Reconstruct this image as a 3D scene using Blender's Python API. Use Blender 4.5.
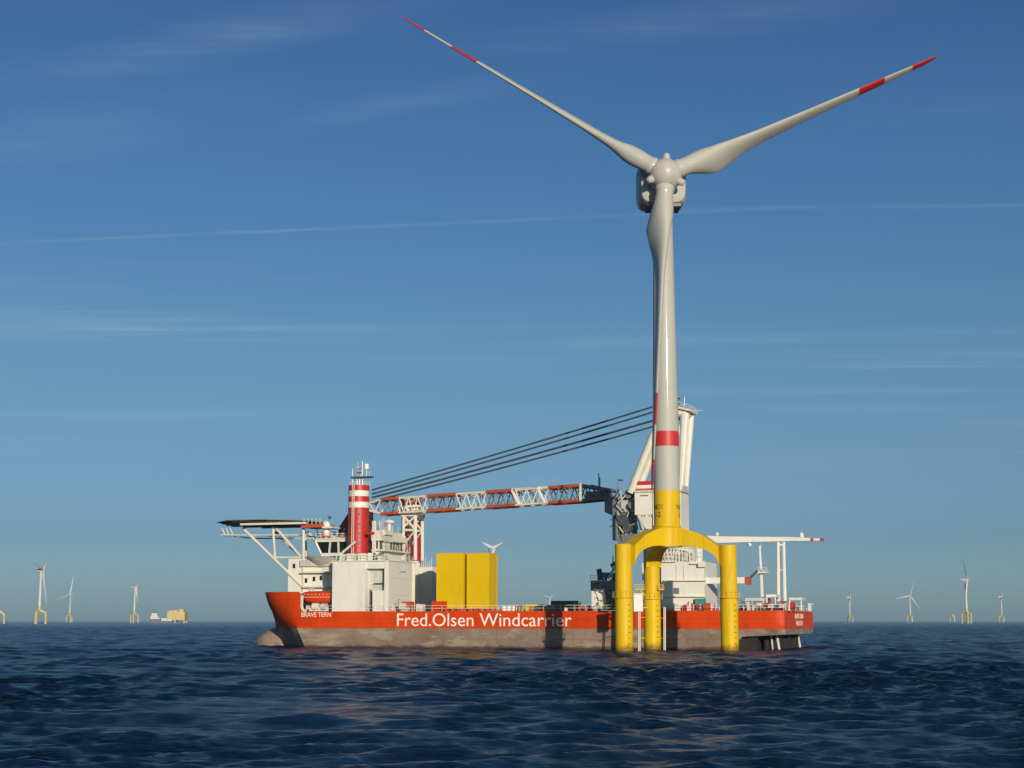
import bpy, bmesh, math, random
import numpy as np
from mathutils import Vector, Matrix

R = math.radians
random.seed(7)
scn = bpy.context.scene
for o in list(bpy.data.objects):
    bpy.data.objects.remove(o, do_unlink=True)
COL = scn.collection

# ------------------------------------------------------------------ camera
F = 1600.0
PITCH = math.atan(236.5 / F)
CAM = Vector((0, 0, 5.8))
cd = bpy.data.cameras.new('camera')
cd.sensor_width = 36.0
cd.lens = 36.0 * F / 1024.0
cd.clip_start = 0.5
cd.clip_end = 90000
cam = bpy.data.objects.new('camera', cd)
COL.objects.link(cam)
cam.location = CAM
cam.rotation_euler = (math.pi / 2 + PITCH, 0, 0)
scn.camera = cam
scn.render.resolution_x, scn.render.resolution_y = 1024, 768

# ------------------------------------------------------------------ light
SUN_AZ, SUN_EL = 16.0, 11.0            # degrees right of straight behind the camera, and above the horizon
to_sun = Vector((math.sin(R(SUN_AZ)) * math.cos(R(SUN_EL)), -math.cos(R(SUN_AZ)) * math.cos(R(SUN_EL)), math.sin(R(SUN_EL))))
sl = bpy.data.lights.new('sun', 'SUN')
sl.energy = 3.9
sl.angle = R(0.5)
sl.color = (1.0, 0.895, 0.72)
so = bpy.data.objects.new('sun', sl)
COL.objects.link(so)
so.rotation_euler = to_sun.to_track_quat('Z', 'Y').to_euler()
so.location = (60, -80, 120)

w = bpy.data.worlds.new('World')
scn.world = w
w.use_nodes = True
wn, wl = w.node_tree.nodes, w.node_tree.links
wn.clear()


class NT:
    """small helper for writing node maths"""
    def __init__(s, tree): s.t, s.n, s.l = tree, tree.nodes, tree.links
    def put(s, sock, v):
        if isinstance(v, (int, float)): sock.default_value = v
        elif isinstance(v, (tuple, list)): sock.default_value = v
        else: s.l.new(v, sock)
    def math(s, op, a, b=0.0, c=None, clamp=False):
        n = s.n.new('ShaderNodeMath'); n.operation = op; n.use_clamp = clamp
        s.put(n.inputs[0], a); s.put(n.inputs[1], b)
        if c is not None: s.put(n.inputs[2], c)
        return n.outputs[0]
    def noise(s, vec, scale, detail=4.0, rough=0.55, dist=0.0):
        n = s.n.new('ShaderNodeTexNoise')
        s.l.new(vec, n.inputs['Vector']); n.inputs['Scale'].default_value = scale
        n.inputs['Detail'].default_value = detail; n.inputs['Roughness'].default_value = rough
        n.inputs['Distortion'].default_value = dist
        return n.outputs['Fac']
    def ramp(s, fac, stops):
        n = s.n.new('ShaderNodeValToRGB'); s.l.new(fac, n.inputs[0])
        e = n.color_ramp.elements
        while len(e) < len(stops): e.new(0.5)
        for el, (p, c) in zip(e, stops):
            el.position = p; el.color = c if len(c) == 4 else (*c, 1)
        return n.outputs[0]
    def mapr(s, v, a, b, c=0.0, d=1.0):
        n = s.n.new('ShaderNodeMapRange'); n.interpolation_type = 'SMOOTHSTEP'
        s.put(n.inputs['Value'], v); s.put(n.inputs['From Min'], a); s.put(n.inputs['From Max'], b)
        s.put(n.inputs['To Min'], c); s.put(n.inputs['To Max'], d)
        return n.outputs['Result']
    def mix(s, fac, a, b, mode='MIX'):
        n = s.n.new('ShaderNodeMix'); n.data_type = 'RGBA'; n.blend_type = mode
        s.put(n.inputs[0], fac); s.put(n.inputs[6], a if not isinstance(a, tuple) or len(a) == 4 else (*a, 1))
        s.put(n.inputs[7], b if not isinstance(b, tuple) or len(b) == 4 else (*b, 1))
        return n.outputs[2]
    def mapping(s, vec, scale=(1, 1, 1), rot=(0, 0, 0), loc=(0, 0, 0)):
        n = s.n.new('ShaderNodeMapping'); s.l.new(vec, n.inputs['Vector'])
        n.inputs['Scale'].default_value = scale; n.inputs['Rotation'].default_value = rot; n.inputs['Location'].default_value = loc
        return n.outputs[0]
    def comb(s, x, y, z):
        n = s.n.new('ShaderNodeCombineXYZ')
        for i, v in enumerate((x, y, z)): s.put(n.inputs[i], v)
        return n.outputs[0]


W = NT(w.node_tree)
sky = wn.new('ShaderNodeTexSky')
sky.sky_type = 'NISHITA'
sky.sun_disc = False
sky.sun_elevation = R(SUN_EL)
sky.sun_rotation = R(180 - SUN_AZ)
sky.altitude = 0
sky.air_density = 1.0
sky.dust_density = 0.9
sky.ozone_density = 1.6
# thin cirrus and contrails lie on a flat layer high above the sea
tc = wn.new('ShaderNodeTexCoord')
sx = wn.new('ShaderNodeSeparateXYZ')
wl.new(tc.outputs['Generated'], sx.inputs[0])
dz = W.math('MAXIMUM', sx.outputs[2], 0.02)
px_ = W.math('DIVIDE', sx.outputs[0], dz)
py_ = W.math('DIVIDE', sx.outputs[1], dz)
plane = W.comb(px_, py_, 0.0)
n1 = W.noise(W.mapping(plane, (0.32, 1.5, 1), (0, 0, R(-7))), 1.0, 6, 0.6, 0.4)
n2 = W.noise(W.mapping(plane, (0.35, 0.5, 1), (0, 0, R(20)), (3.1, 1.7, 0)), 1.0, 2)
cir = W.math('MULTIPLY', W.mapr(n1, 0.46, 0.78), W.mapr(n2, 0.38, 0.66))
fadez = W.mapr(sx.outputs[2], 0.03, 0.14)
cir = W.math('MULTIPLY', W.math('MULTIPLY', cir, fadez), 0.24)


def trail(p0, p1, width, amt, seed):
    """a contrail: a straight line on the cloud layer between two view directions"""
    def pl(px, py):
        d = Vector((px - 512, F * math.cos(PITCH) - (384 - py) * math.sin(PITCH), F * math.sin(PITCH) + (384 - py) * math.cos(PITCH)))
        return Vector((d.x / d.z, d.y / d.z))
    a, b = pl(*p0), pl(*p1)
    t = (b - a).normalized(); n = Vector((-t.y, t.x))
    dist = W.math('ABSOLUTE', W.math('SUBTRACT', W.math('ADD', W.math('MULTIPLY', px_, n.x), W.math('MULTIPLY', py_, n.y)), a.dot(n)))
    along = W.math('ADD', W.math('MULTIPLY', px_, t.x), W.math('MULTIPLY', py_, t.y))
    core = W.mapr(dist, 0.0, width, 1.0, 0.0)
    br = W.mapr(W.noise(W.comb(W.math('MULTIPLY', along, 2.6), seed, 0.0), 1.0, 5, 0.6), 0.22, 0.60)
    m0, m1 = a.dot(t), b.dot(t)
    ends = W.math('MULTIPLY', W.mapr(along, m0 - .35, m0 + .35), W.mapr(along, m1 - .35, m1 + .35, 1.0, 0.0))
    return W.math('MULTIPLY', W.math('MULTIPLY', core, br), W.math('MULTIPLY', ends, amt))


tr = trail((-200, 252), (720, 211), 0.030, 0.125, 1.3)
tr = W.math('ADD', tr, trail((690, 209), (1044, 205), 0.03, 0.095, 7.7))
tr = W.math('ADD', tr, trail((-30, 332), (560, 326), 0.14, 0.085, 4.2))
tr = W.math('ADD', tr, trail((560, 345), (1044, 330), 0.22, 0.076, 6.2))
tr = W.math('ADD', tr, trail((640, 392), (1044, 390), 0.16, 0.085, 9.2))
tr = W.math('ADD', tr, trail((80, 68), (350, 12), 0.13, 0.142, 2.9))
tr = W.math('ADD', tr, trail((560, 40), (790, 8), 0.13, 0.114, 5.5))
tr = W.math('ADD', tr, trail((-20, 155), (180, 108), 0.22, 0.114, 8.5))
tr = W.math('ADD', tr, trail((300, 122), (460, 92), 0.10, 0.095, 3.5))
fib = W.noise(W.mapping(plane, (0.9, 6.5, 1), (0, 0, R(-6))), 1.0, 6, 0.68, 0.7)
hi = W.math('MULTIPLY', W.math('ADD', cir, tr), W.mapr(fib, 0.30, 0.68, 0.35, 1.55), clamp=True)
cloudcol = (7.6, 10.8, 12.6, 1)
# clear maritime air: bluer and deeper than the plain sky model, greyer towards the horizon
tint = W.ramp(sx.outputs[2], [(0.0, (.31, .55, 1.0)), (0.0064, (.298, .53, 1.0)), (0.0495, (.196, .335, .640)), (0.1115, (.214, .337, .505)), (0.1734, (.210, .344, .484)),
                              (0.2343, (.185, .325, .480)), (0.2995, (.169, .311, .480)), (0.3676, (.156, .281, .460)), (1.0, (.14, .25, .42))])
tm3 = wn.new('ShaderNodeVectorMath'); tm3.operation = 'SCALE'; tm3.inputs['Scale'].default_value = 3.53
wl.new(tint, tm3.inputs[0])
tinted = W.mix(1.0, sky.outputs[0], tm3.outputs[0], 'MULTIPLY')
skc = W.mix(hi, tinted, cloudcol)
bg = wn.new('ShaderNodeBackground')
SKY_STRENGTH = 0.05
bg.inputs[1].default_value = SKY_STRENGTH
wl.new(skc, bg.inputs[0])
wo = wn.new('ShaderNodeOutputWorld')
wl.new(bg.outputs[0], wo.inputs[0])

scn.view_settings.view_transform = 'Standard'
scn.view_settings.look = 'None'
scn.view_settings.gamma = 1
scn.view_settings.use_curve_mapping = False
scn.view_settings.exposure = 0.0


# ------------------------------------------------------------------ pixel -> point helpers (used at build time only)
def ray(px, py):
    c, s = math.cos(PITCH), math.sin(PITCH)
    u = -(py - 384) / F
    return Vector(((px - 512) / F, c - u * s, s + u * c))


def P(px, py, Y):
    d = ray(px, py)
    return CAM + d * ((Y - CAM.y) / d.y)


BETA = R(19.0)
SHIP_O = Vector((24 / F * 330, 330, 0))
EX = Vector((math.cos(BETA), -math.sin(BETA), 0))
EY = Vector((math.sin(BETA), math.cos(BETA), 0))


def L(px, py, yl):
    """ship-local (x, z) on the plane yl metres inboard of the port side"""
    d = ray(px, py)
    t = (yl - (CAM - SHIP_O).dot(EY)) / d.dot(EY)
    q = CAM + d * t
    return (q - SHIP_O).dot(EX), q.z


def LV(px, py, yl):
    x, z = L(px, py, yl)
    return Vector((x, yl, z))


# ------------------------------------------------------------------ materials
MATS = {}


def hull_finish(m, wet=False):
    """plate seams, rust runs and (on the bottom paint) a ragged wet band of growth at the waterline"""
    T = NT(m.node_tree); b = T.n['Principled BSDF']
    src = b.inputs['Base Color'].links[0].from_socket
    tcn = T.n.new('ShaderNodeTexCoord'); sp = T.n.new('ShaderNodeSeparateXYZ'); T.l.new(tcn.outputs['Object'], sp.inputs[0])
    br = T.n.new('ShaderNodeTexBrick'); br.inputs['Scale'].default_value = 1.0
    br.inputs['Brick Width'].default_value = 9.0; br.inputs['Row Height'].default_value = 2.05; br.inputs['Mortar Size'].default_value = 0.05
    br.inputs['Color1'].default_value = (1, 1, 1, 1); br.inputs['Color2'].default_value = (.90, .90, .90, 1); br.inputs['Mortar'].default_value = (.62, .60, .58, 1)
    T.l.new(T.comb(sp.outputs[0], sp.outputs[2], 0.0), br.inputs['Vector'])
    out = T.mix(0.75, src, br.outputs['Color'], 'MULTIPLY')
    runs = T.noise(T.mapping(tcn.outputs['Object'], (1.1, 1.1, 0.06)), 1.0, 4, 0.6)
    out = T.mix(T.mapr(runs, 0.56, 0.74, 0.0, 0.5), out, (0.16, 0.055, 0.02))
    if wet:
        pt = T.noise(T.mapping(tcn.outputs['Object'], (0.16, 0.16, 0.5)), 1.0, 4, 0.65)
        out = T.mix(T.mapr(pt, 0.50, 0.62, 0.0, 0.55), out, (0.40, 0.34, 0.24))
        n = T.noise(T.mapping(tcn.outputs['Object'], (0.35, 0.35, 0.8)), 1.0, 5, 0.7)
        lvl = T.math('ADD', sp.outputs[2], T.math('MULTIPLY', n, -1.5))
        out = T.mix(T.mapr(lvl, -0.55, 0.10, 0.88, 0.0), out, (0.040, 0.026, 0.018))
    T.l.new(out, b.inputs['Base Color'])


def mat(name, col, rough=0.45, var=0.10, scale=0.5, dirt=None, dirt_amt=0.0, stretch=(1, 1, 0.25), metal=0.0, coat=0.0, bump=0.0, spec=0.5):
    if name in MATS: return MATS[name]
    m = bpy.data.materials.new(name); m.use_nodes = True
    T = NT(m.node_tree); b = T.n['Principled BSDF']
    tcn = T.n.new('ShaderNodeTexCoord'); vec = tcn.outputs['Object']
    c2 = tuple(max(0, x * (1 - var)) for x in col)
    c3 = tuple(min(1, x * (1 + var)) for x in col)
    f = T.noise(vec, scale, 5, 0.6)
    out = T.ramp(f, [(0.3, c2), (0.7, c3)])
    if dirt:
        s = T.noise(T.mapping(vec, stretch), scale * 1.6, 6, 0.65, 0.3)
        out = T.mix(T.mapr(s, 0.5, 0.72, 0.0, dirt_amt), out, dirt)
    T.l.new(out, b.inputs['Base Color'])
    b.inputs['Roughness'].default_value = rough
    b.inputs['Metallic'].default_value = metal; b.inputs['Specular IOR Level'].default_value = spec
    if coat:
        b.inputs['Coat Weight'].default_value = coat; b.inputs['Coat Roughness'].default_value = 0.06
    if bump:
        bn = T.n.new('ShaderNodeBump'); bn.inputs['Strength'].default_value = bump; bn.inputs['Distance'].default_value = 0.2
        T.l.new(T.noise(vec, scale * 4, 4), bn.inputs['Height']); T.l.new(bn.outputs[0], b.inputs['Normal'])
    MATS[name] = m
    return m


white = mat('white_paint', (0.76, 0.73, 0.65), 0.5, 0.04, 0.3, (0.50, 0.45, 0.36), 0.25, (1.2, 1.2, 0.2))
cream = mat('cream_paint', (0.70, 0.65, 0.54), 0.55, 0.08, 0.5, (0.44, 0.35, 0.24), 0.35, (1.2, 1.2, 0.2))
grime = mat('weathered_white', (0.55, 0.53, 0.48), 0.6, 0.15, 0.7, (0.25, 0.20, 0.15), 0.6)
orange = mat('orange_hull', (0.66, 0.056, 0.0015), 0.5, 0.09, 0.25, (0.44, 0.030, 0.003), 0.4, (0.5, 0.5, 0.12), spec=0.2)
orange2 = mat('orange_steel', (0.50, 0.085, 0.028), 0.5, 0.14, 0.6, (0.30, 0.06, 0.02), 0.5)
red = mat('red_paint', (0.50, 0.022, 0.022), 0.45, 0.10, 0.4, (0.25, 0.02, 0.02), 0.3)
boot = mat('hull_bottom', (0.25, 0.178, 0.132), 0.7, 0.22, 0.20, (0.20, 0.10, 0.06), 0.75, (0.35, 0.35, 0.9))
hull_finish(orange); hull_finish(boot, True)
bulbm = mat('bulb_paint', (0.34, 0.235, 0.18), 0.7, 0.2, 0.5, (0.10, 0.06, 0.05), 0.6, (1, 1, 1))
yellow = mat('yellow_paint', (0.73, 0.47, 0.001), 0.5, 0.05, 0.25, (0.50, 0.27, 0.006), 0.55, (1.2, 1.2, 0.1), coat=0.18, spec=0.25)
yellow2 = mat('yellow_cargo', (0.70, 0.455, 0.002), 0.5, 0.05, 0.2, (0.55, 0.34, 0.005), 0.5, (0.6, 0.6, 0.15), spec=0.2)
tgrey = mat('turbine_grey', (0.46, 0.445, 0.395), 0.55, 0.03, 0.15, (0.36, 0.34, 0.29), 0.35, (0.6, 0.6, 0.08), coat=0.22, spec=0.3)
tred = mat('turbine_red', (0.55, 0.022, 0.022), 0.5, 0.05, 0.3, coat=0.4)
hubm = mat('hub_grey', (0.50, 0.47, 0.41), 0.4, 0.08, 0.3, (0.34, 0.29, 0.23), 0.4)
dark = mat('dark_steel', (0.065, 0.075, 0.085), 0.5, 0.25, 0.8, (0.10, 0.07, 0.05), 0.4)
mid = mat('grey_steel', (0.16, 0.17, 0.175), 0.5, 0.2, 0.8, (0.08, 0.06, 0.05), 0.4)
green = mat('green_deck_edge', (0.050, 0.070, 0.045), 0.6, 0.2, 0.6)
greeny = mat('greenish_grey', (0.20, 0.23, 0.19), 0.6, 0.2, 0.7, (0.08, 0.08, 0.06), 0.5)
teal = mat('teal_paint', (0.07, 0.26, 0.27), 0.5, 0.15, 0.7, (0.2, 0.13, 0.08), 0.3)
cable = mat('cable_steel', (0.06, 0.068, 0.085), 0.5, 0.2, 3.0)
glass = mat('dark_glass', (0.015, 0.020, 0.022), 0.12, 0.3, 0.6)
deckm = mat('deck_paint', (0.16, 0.06, 0.035), 0.75, 0.25, 0.3, (0.10, 0.09, 0.08), 0.6, (1, 1, 1))
letter = mat('letter_white', (0.86, 0.82, 0.74), 0.5, 0.04, 0.8)
growth = mat('marine_growth', (0.07, 0.055, 0.02), 0.8, 0.4, 1.5)
T_ = NT(yellow.node_tree); b_ = T_.n['Principled BSDF']; src = b_.inputs['Base Color'].links[0].from_socket
tc_ = T_.n.new('ShaderNodeTexCoord'); sp_ = T_.n.new('ShaderNodeSeparateXYZ'); T_.l.new(tc_.outputs['Object'], sp_.inputs[0])
n_ = T_.noise(T_.mapping(tc_.outputs['Object'], (1.2, 1.2, 0.5)), 1.0, 5, 0.7)
lv_ = T_.math('ADD', sp_.outputs[2], T_.math('MULTIPLY', n_, -2.4))
o_ = T_.mix(T_.mapr(lv_, -0.5, 0.7, 0.85, 0.0), src, (0.20, 0.10, 0.008))
rn_ = T_.noise(T_.mapping(tc_.outputs['Object'], (2.2, 2.2, 0.10)), 1.0, 4, 0.65)
o_ = T_.mix(T_.mapr(rn_, 0.58, 0.72, 0.0, 0.40), o_, (0.30, 0.13, 0.01))
T_.l.new(o_, b_.inputs['Base Color'])
ink = mat('black_marking', (0.05, 0.04, 0.02), 0.6, 0.2, 1.0)
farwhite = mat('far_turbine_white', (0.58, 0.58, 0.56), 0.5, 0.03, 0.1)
hazeyellow = mat('far_foundation_hazed_yellow', (0.60, 0.43, 0.13), 0.5, 0.05, 0.1)  # yellow paled so the colour itself carries the haze of distance


# ------------------------------------------------------------------ mesh builder
class MB:
    def __init__(s): s.v, s.f, s.m, s.s, s.mats = [], [], [], [], []
    def mi(s, m):
        if m not in s.mats: s.mats.append(m)
        return s.mats.index(m)
    def add(s, vs, fs, m, smooth=False):
        o = len(s.v); k = s.mi(m)
        s.v += [tuple(v) for v in vs]
        for f in fs:
            s.f.append([i + o for i in f]); s.m.append(k); s.s.append(smooth)
    def box(s, x0, x1, y0, y1, z0, z1, m):
        x0, x1 = sorted((x0, x1)); y0, y1 = sorted((y0, y1)); z0, z1 = sorted((z0, z1))
        vs = [(x, y, z) for z in (z0, z1) for y in (y0, y1) for x in (x0, x1)]
        s.add(vs, [(0, 2, 3, 1), (4, 5, 7, 6), (0, 1, 5, 4), (2, 6, 7, 3), (0, 4, 6, 2), (1, 3, 7, 5)], m)
        return s
    def sbox(s, px0, px1, pyt, pyb, yl0, yl1, m):
        """ship-local box whose port face spans a pixel rectangle"""
        x0, z1 = L(px0, pyt, yl0); x1, z0 = L(px1, pyb, yl0)
        return s.box(x0, x1, yl0, yl1, z0, z1, m)
    def tube(s, a, b, r, m, r2=None, n=8, cap=True):
        a, b = Vector(a), Vector(b); r2 = r if r2 is None else r2
        d = (b - a).normalized()
        h = Vector((0, 0, 1)) if abs(d.z) < 0.9 else Vector((1, 0, 0))
        u = d.cross(h).normalized(); v = d.cross(u)
        vs = []
        for c, q in ((a, r), (b, r2)):
            for i in range(n):
                t = 2 * math.pi * (i + 0.5) / n
                vs.append(c + (u * math.cos(t) + v * math.sin(t)) * q)
        fs = [(i, (i + 1) % n, n + (i + 1) % n, n + i) for i in range(n)]
        s.add(vs, fs, m, n > 6)
        if cap:
            s.add(vs[:n], [tuple(range(n))[::-1]], m); s.add(vs[n:], [tuple(range(n))], m)
        return s
    def path(s, pts, r, m, n=6):
        for a, b in zip(pts[:-1], pts[1:]): s.tube(a, b, r, m, n=n)
        return s
    def lathe(s, prof, n=32, c=(0, 0), matf=None, m=None, smooth=True, cap=True):
        vs = []
        for r, z in prof:
            for i in range(n):
                t = 2 * math.pi * i / n
                vs.append((c[0] + r * math.cos(t), c[1] + r * math.sin(t), z))
        for k in range(len(prof) - 1):
            mm = matf(0.5 * (prof[k][1] + prof[k + 1][1])) if matf else m
            s.add(vs[k * n:(k + 2) * n], [(i, (i + 1) % n, n + (i + 1) % n, n + i) for i in range(n)], mm, smooth)
        if cap:
            mt = matf(prof[-1][1]) if matf else m; mb = matf(prof[0][1]) if matf else m
            s.add(vs[-n:], [tuple(range(n))], mt); s.add(vs[:n], [tuple(range(n))[::-1]], mb)
        return s
    def prism(s, poly, fn, d0, d1, m):
        """poly of (u, v); fn(u, v, d) -> point"""
        n = len(poly)
        vs = [fn(u, v, d0) for u, v in poly] + [fn(u, v, d1) for u, v in poly]
        s.add(vs, [tuple(range(n))[::-1], tuple(range(n, 2 * n))] + [(i, (i + 1) % n, n + (i + 1) % n, n + i) for i in range(n)], m)
        return s
    def ball(s, c, r, m, n=16, k=10, sc=(1, 1, 1)):
        c = Vector(c); vs = []
        for j in range(k + 1):
            p = math.pi * j / k
            for i in range(n):
                t = 2 * math.pi * i / n
                vs.append((c.x + r * sc[0] * math.sin(p) * math.cos(t), c.y + r * sc[1] * math.sin(p) * math.sin(t), c.z + r * sc[2] * math.cos(p)))
        fs = [(j * n + i, (j + 1) * n + i, (j + 1) * n + (i + 1) % n, j * n + (i + 1) % n) for j in range(k) for i in range(n)]
        s.add(vs, fs, m, True)
        return s
    def build(s, name, parent=None, label=None, loc=None):
        me = bpy.data.meshes.new(name)
        me.from_pydata(s.v, [], s.f)
        for m in s.mats: me.materials.append(m)
        me.polygons.foreach_set('material_index', s.m)
        me.polygons.foreach_set('use_smooth', s.s)
        bm = bmesh.new(); bm.from_mesh(me)
        bmesh.ops.remove_doubles(bm, verts=bm.verts, dist=1e-4)
        bmesh.ops.recalc_face_normals(bm, faces=bm.faces)
        bm.to_mesh(me); bm.free()
        if any(s.s): me.set_sharp_from_angle(angle=R(29))
        o = bpy.data.objects.new(name, me)
        COL.objects.link(o)
        if parent: o.parent = parent
        if label: o['label'] = label
        if loc is not None: o.location = loc
        return o


def thing(name, label, cat, loc=(0, 0, 0), rz=0.0, group=None):
    o = bpy.data.objects.new(name, None)
    o.empty_display_size = 2
    COL.objects.link(o)
    o.location = loc; o.rotation_euler = (0, 0, rz)
    o['label'] = label; o['category'] = cat
    if group: o['group'] = group
    return o


def tag(o, label, cat, group=None):
    o['label'] = label; o['category'] = cat
    if group: o['group'] = group
    return o


def lettering(txt, name, m, parent, origin, xdir, updir, width, height, depth=0.02):
    """flat letters as a mesh, scaled to a width and a cap height"""
    cu = bpy.data.curves.new(name, 'FONT'); cu.body = txt; cu.size = 1.0
    to = bpy.data.objects.new(name, cu); COL.objects.link(to)
    dg = bpy.context.evaluated_depsgraph_get(); dg.update()
    me = bpy.data.meshes.new_from_object(to.evaluated_get(dg))
    bpy.data.objects.remove(to, do_unlink=True)
    xs = [v.co.x for v in me.vertices]
    x0, x1 = min(xs), max(xs)
    cap = 0.70
    xd, ud = Vector(xdir).normalized(), Vector(updir).normalized()
    o = Vector(origin)
    for v in me.vertices:
        v.co = o + xd * ((v.co.x - x0) / (x1 - x0) * width) + ud * (v.co.y / cap * height)
    me.name = name
    me.materials.clear(); me.materials.append(m)
    bm = bmesh.new(); bm.from_mesh(me)
    nrm = xd.cross(ud)
    r = bmesh.ops.extrude_face_region(bm, geom=bm.faces[:])
    bmesh.ops.translate(bm, verts=[e for e in r['geom'] if isinstance(e, bmesh.types.BMVert)], vec=nrm * depth)
    bmesh.ops.recalc_face_normals(bm, faces=bm.faces)
    bm.to_mesh(me); bm.free()
    ob = bpy.data.objects.new(name, me); COL.objects.link(ob); ob.parent = parent
    return ob


# ------------------------------------------------------------------ sea (structure): one sheet to the horizon
def build_sea():
    rng = np.random.default_rng(11)
    az_f = np.linspace(-25, 25, 760)
    az_c = np.linspace(25, 335, 90)[1:-1]
    az = np.radians(np.concatenate([az_f, az_c]))
    rr = [1.5]
    while rr[-1] < 45: rr.append(rr[-1] * 1.06)
    while rr[-1] < 1300: rr.append(rr[-1] + min(rr[-1] * 0.0042, 1.9))
    while rr[-1] < 3000: rr.append(rr[-1] * 1.0016)
    while rr[-1] < 11000: rr.append(rr[-1] * 1.006)
    rr = np.array(rr)
    A, RR = np.meshgrid(az, rr)
    X = RR * np.sin(A); Y = RR * np.cos(A)
    dr = np.gradient(rr)[:, None] * np.ones_like(A)
    da = np.gradient(az); da[da < 0] = R(3.4); da = np.abs(da)
    cell = np.maximum(dr, RR * da[None, :] * 0.8)
    Z = np.zeros_like(X); DX = np.zeros_like(X); DY = np.zeros_like(X)
    nw = 150
    lam = np.exp(np.concatenate([rng.uniform(np.log(0.5), np.log(8), 132), rng.uniform(np.log(8), np.log(22), 18)]))
    th = rng.normal(R(-84), R(27), nw)
    steep = 0.043 * np.interp(lam, [.5, 3, 6, 9, 22], [1.35, 1.30, .70, .46, .26]) * rng.uniform(0.6, 1.3, nw)
    # gusts: patches where the short waves are rougher or calmer
    patch = np.zeros_like(X)
    for i in range(14):
        l = rng.uniform(25, 120); t = rng.uniform(0, 6.28)
        patch += np.sin(2 * np.pi / l * (X * np.cos(t) + Y * np.sin(t) * 0.6) + rng.uniform(0, 6.28))
    patch = 1.0 + 0.16 * patch
    for i in range(nw):
        k = 2 * np.pi / lam[i]; a = steep[i] / k * 1.0
        wgt = np.clip((lam[i] / cell - 1.7) / 1.6, 0, 1)
        if lam[i] < 5: wgt = wgt * np.clip(patch, 0.3, 1.8)
        ph = k * (X * np.cos(th[i]) + Y * np.sin(th[i])) + rng.uniform(0, 6.28)
        Z += wgt * a * np.cos(ph)
        DX -= wgt * a * 0.9 * np.cos(th[i]) * np.sin(ph); DY -= wgt * a * 0.9 * np.sin(th[i]) * np.sin(ph)
    co = np.stack([X + DX, Y + DY, Z], -1).reshape(-1, 3)
    nr, na = A.shape
    i = np.arange(nr - 1)[:, None]; j = np.arange(na)[None, :]
    jn = (j + 1) % na
    q = np.stack([i * na + j, i * na + jn, (i + 1) * na + jn, (i + 1) * na + j], -1).reshape(-1, 4)
    q = q[:, ::-1]
    me = bpy.data.meshes.new('sea')
    me.vertices.add(len(co)); me.vertices.foreach_set('co', co.astype(np.float32).ravel())
    me.loops.add(q.size); me.loops.foreach_set('vertex_index', q.astype(np.int32).ravel())
    me.polygons.add(len(q)); me.polygons.foreach_set('loop_start', np.arange(0, q.size, 4, dtype=np.int32))
    me.polygons.foreach_set('use_smooth', np.ones(len(q), dtype=bool))
    me.update(); me.validate()
    m = bpy.data.materials.new('sea_water'); m.use_nodes = True
    T = NT(m.node_tree); b = T.n['Principled BSDF']
    tcn = T.n.new('ShaderNodeTexCoord'); vec = tcn.outputs['Object']
    f = T.noise(T.mapping(vec, (0.012, 0.02, 1)), 1.0, 3)
    T.l.new(T.ramp(f, [(0.3, (0.0018, 0.015, 0.042)), (0.7, (0.0028, 0.023, 0.060))]), b.inputs['Base Color'])
    b.inputs['Roughness'].default_value = 0.18
    b.inputs['Specular IOR Level'].default_value = 0.25
    b.inputs['IOR'].default_value = 1.333
    h1 = T.noise(T.mapping(vec, (0.6, 1.1, 1)), 2.2, 6, 0.62, 0.4)
    h2 = T.noise(T.mapping(vec, (0.16, 0.28, 1), (0, 0, R(8))), 1.0, 4, 0.6, 0.3)
    hh = T.math('ADD', T.math('MULTIPLY', h1, 0.55), T.math('MULTIPLY', h2, 1.1))
    bn = T.n.new('ShaderNodeBump'); bn.inputs['Strength'].default_value = 0.9; bn.inputs['Distance'].default_value = 1.0
    T.l.new(hh, bn.inputs['Height']); T.l.new(bn.outputs[0], b.inputs['Normal'])
    me.materials.append(m)
    o = bpy.data.objects.new('sea', me); COL.objects.link(o)
    o['kind'] = 'structure'
    return o


build_sea()

# ------------------------------------------------------------------ light sea haze round the whole scene
hz_ = MB(); hz_.box(-11500, 11500, -11500, 11500, -6, 260, None)
hz_.mats = []
me = bpy.data.meshes.new('haze'); me.from_pydata(hz_.v, [], hz_.f)
hm = bpy.data.materials.new('haze_air'); hm.use_nodes = True
HT = NT(hm.node_tree); HT.n.remove(HT.n['Principled BSDF'])
pv = HT.n.new('ShaderNodeVolumePrincipled')
pv.inputs['Color'].default_value = (0.60, 0.78, 0.95, 1)
pv.inputs['Density'].default_value = 4.2e-5
pv.inputs['Anisotropy'].default_value = 0.0
HT.l.new(pv.outputs[0], HT.n['Material Output'].inputs['Volume'])
me.materials.append(hm)
ho = bpy.data.objects.new('haze', me); COL.objects.link(ho); ho['kind'] = 'stuff'

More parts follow.
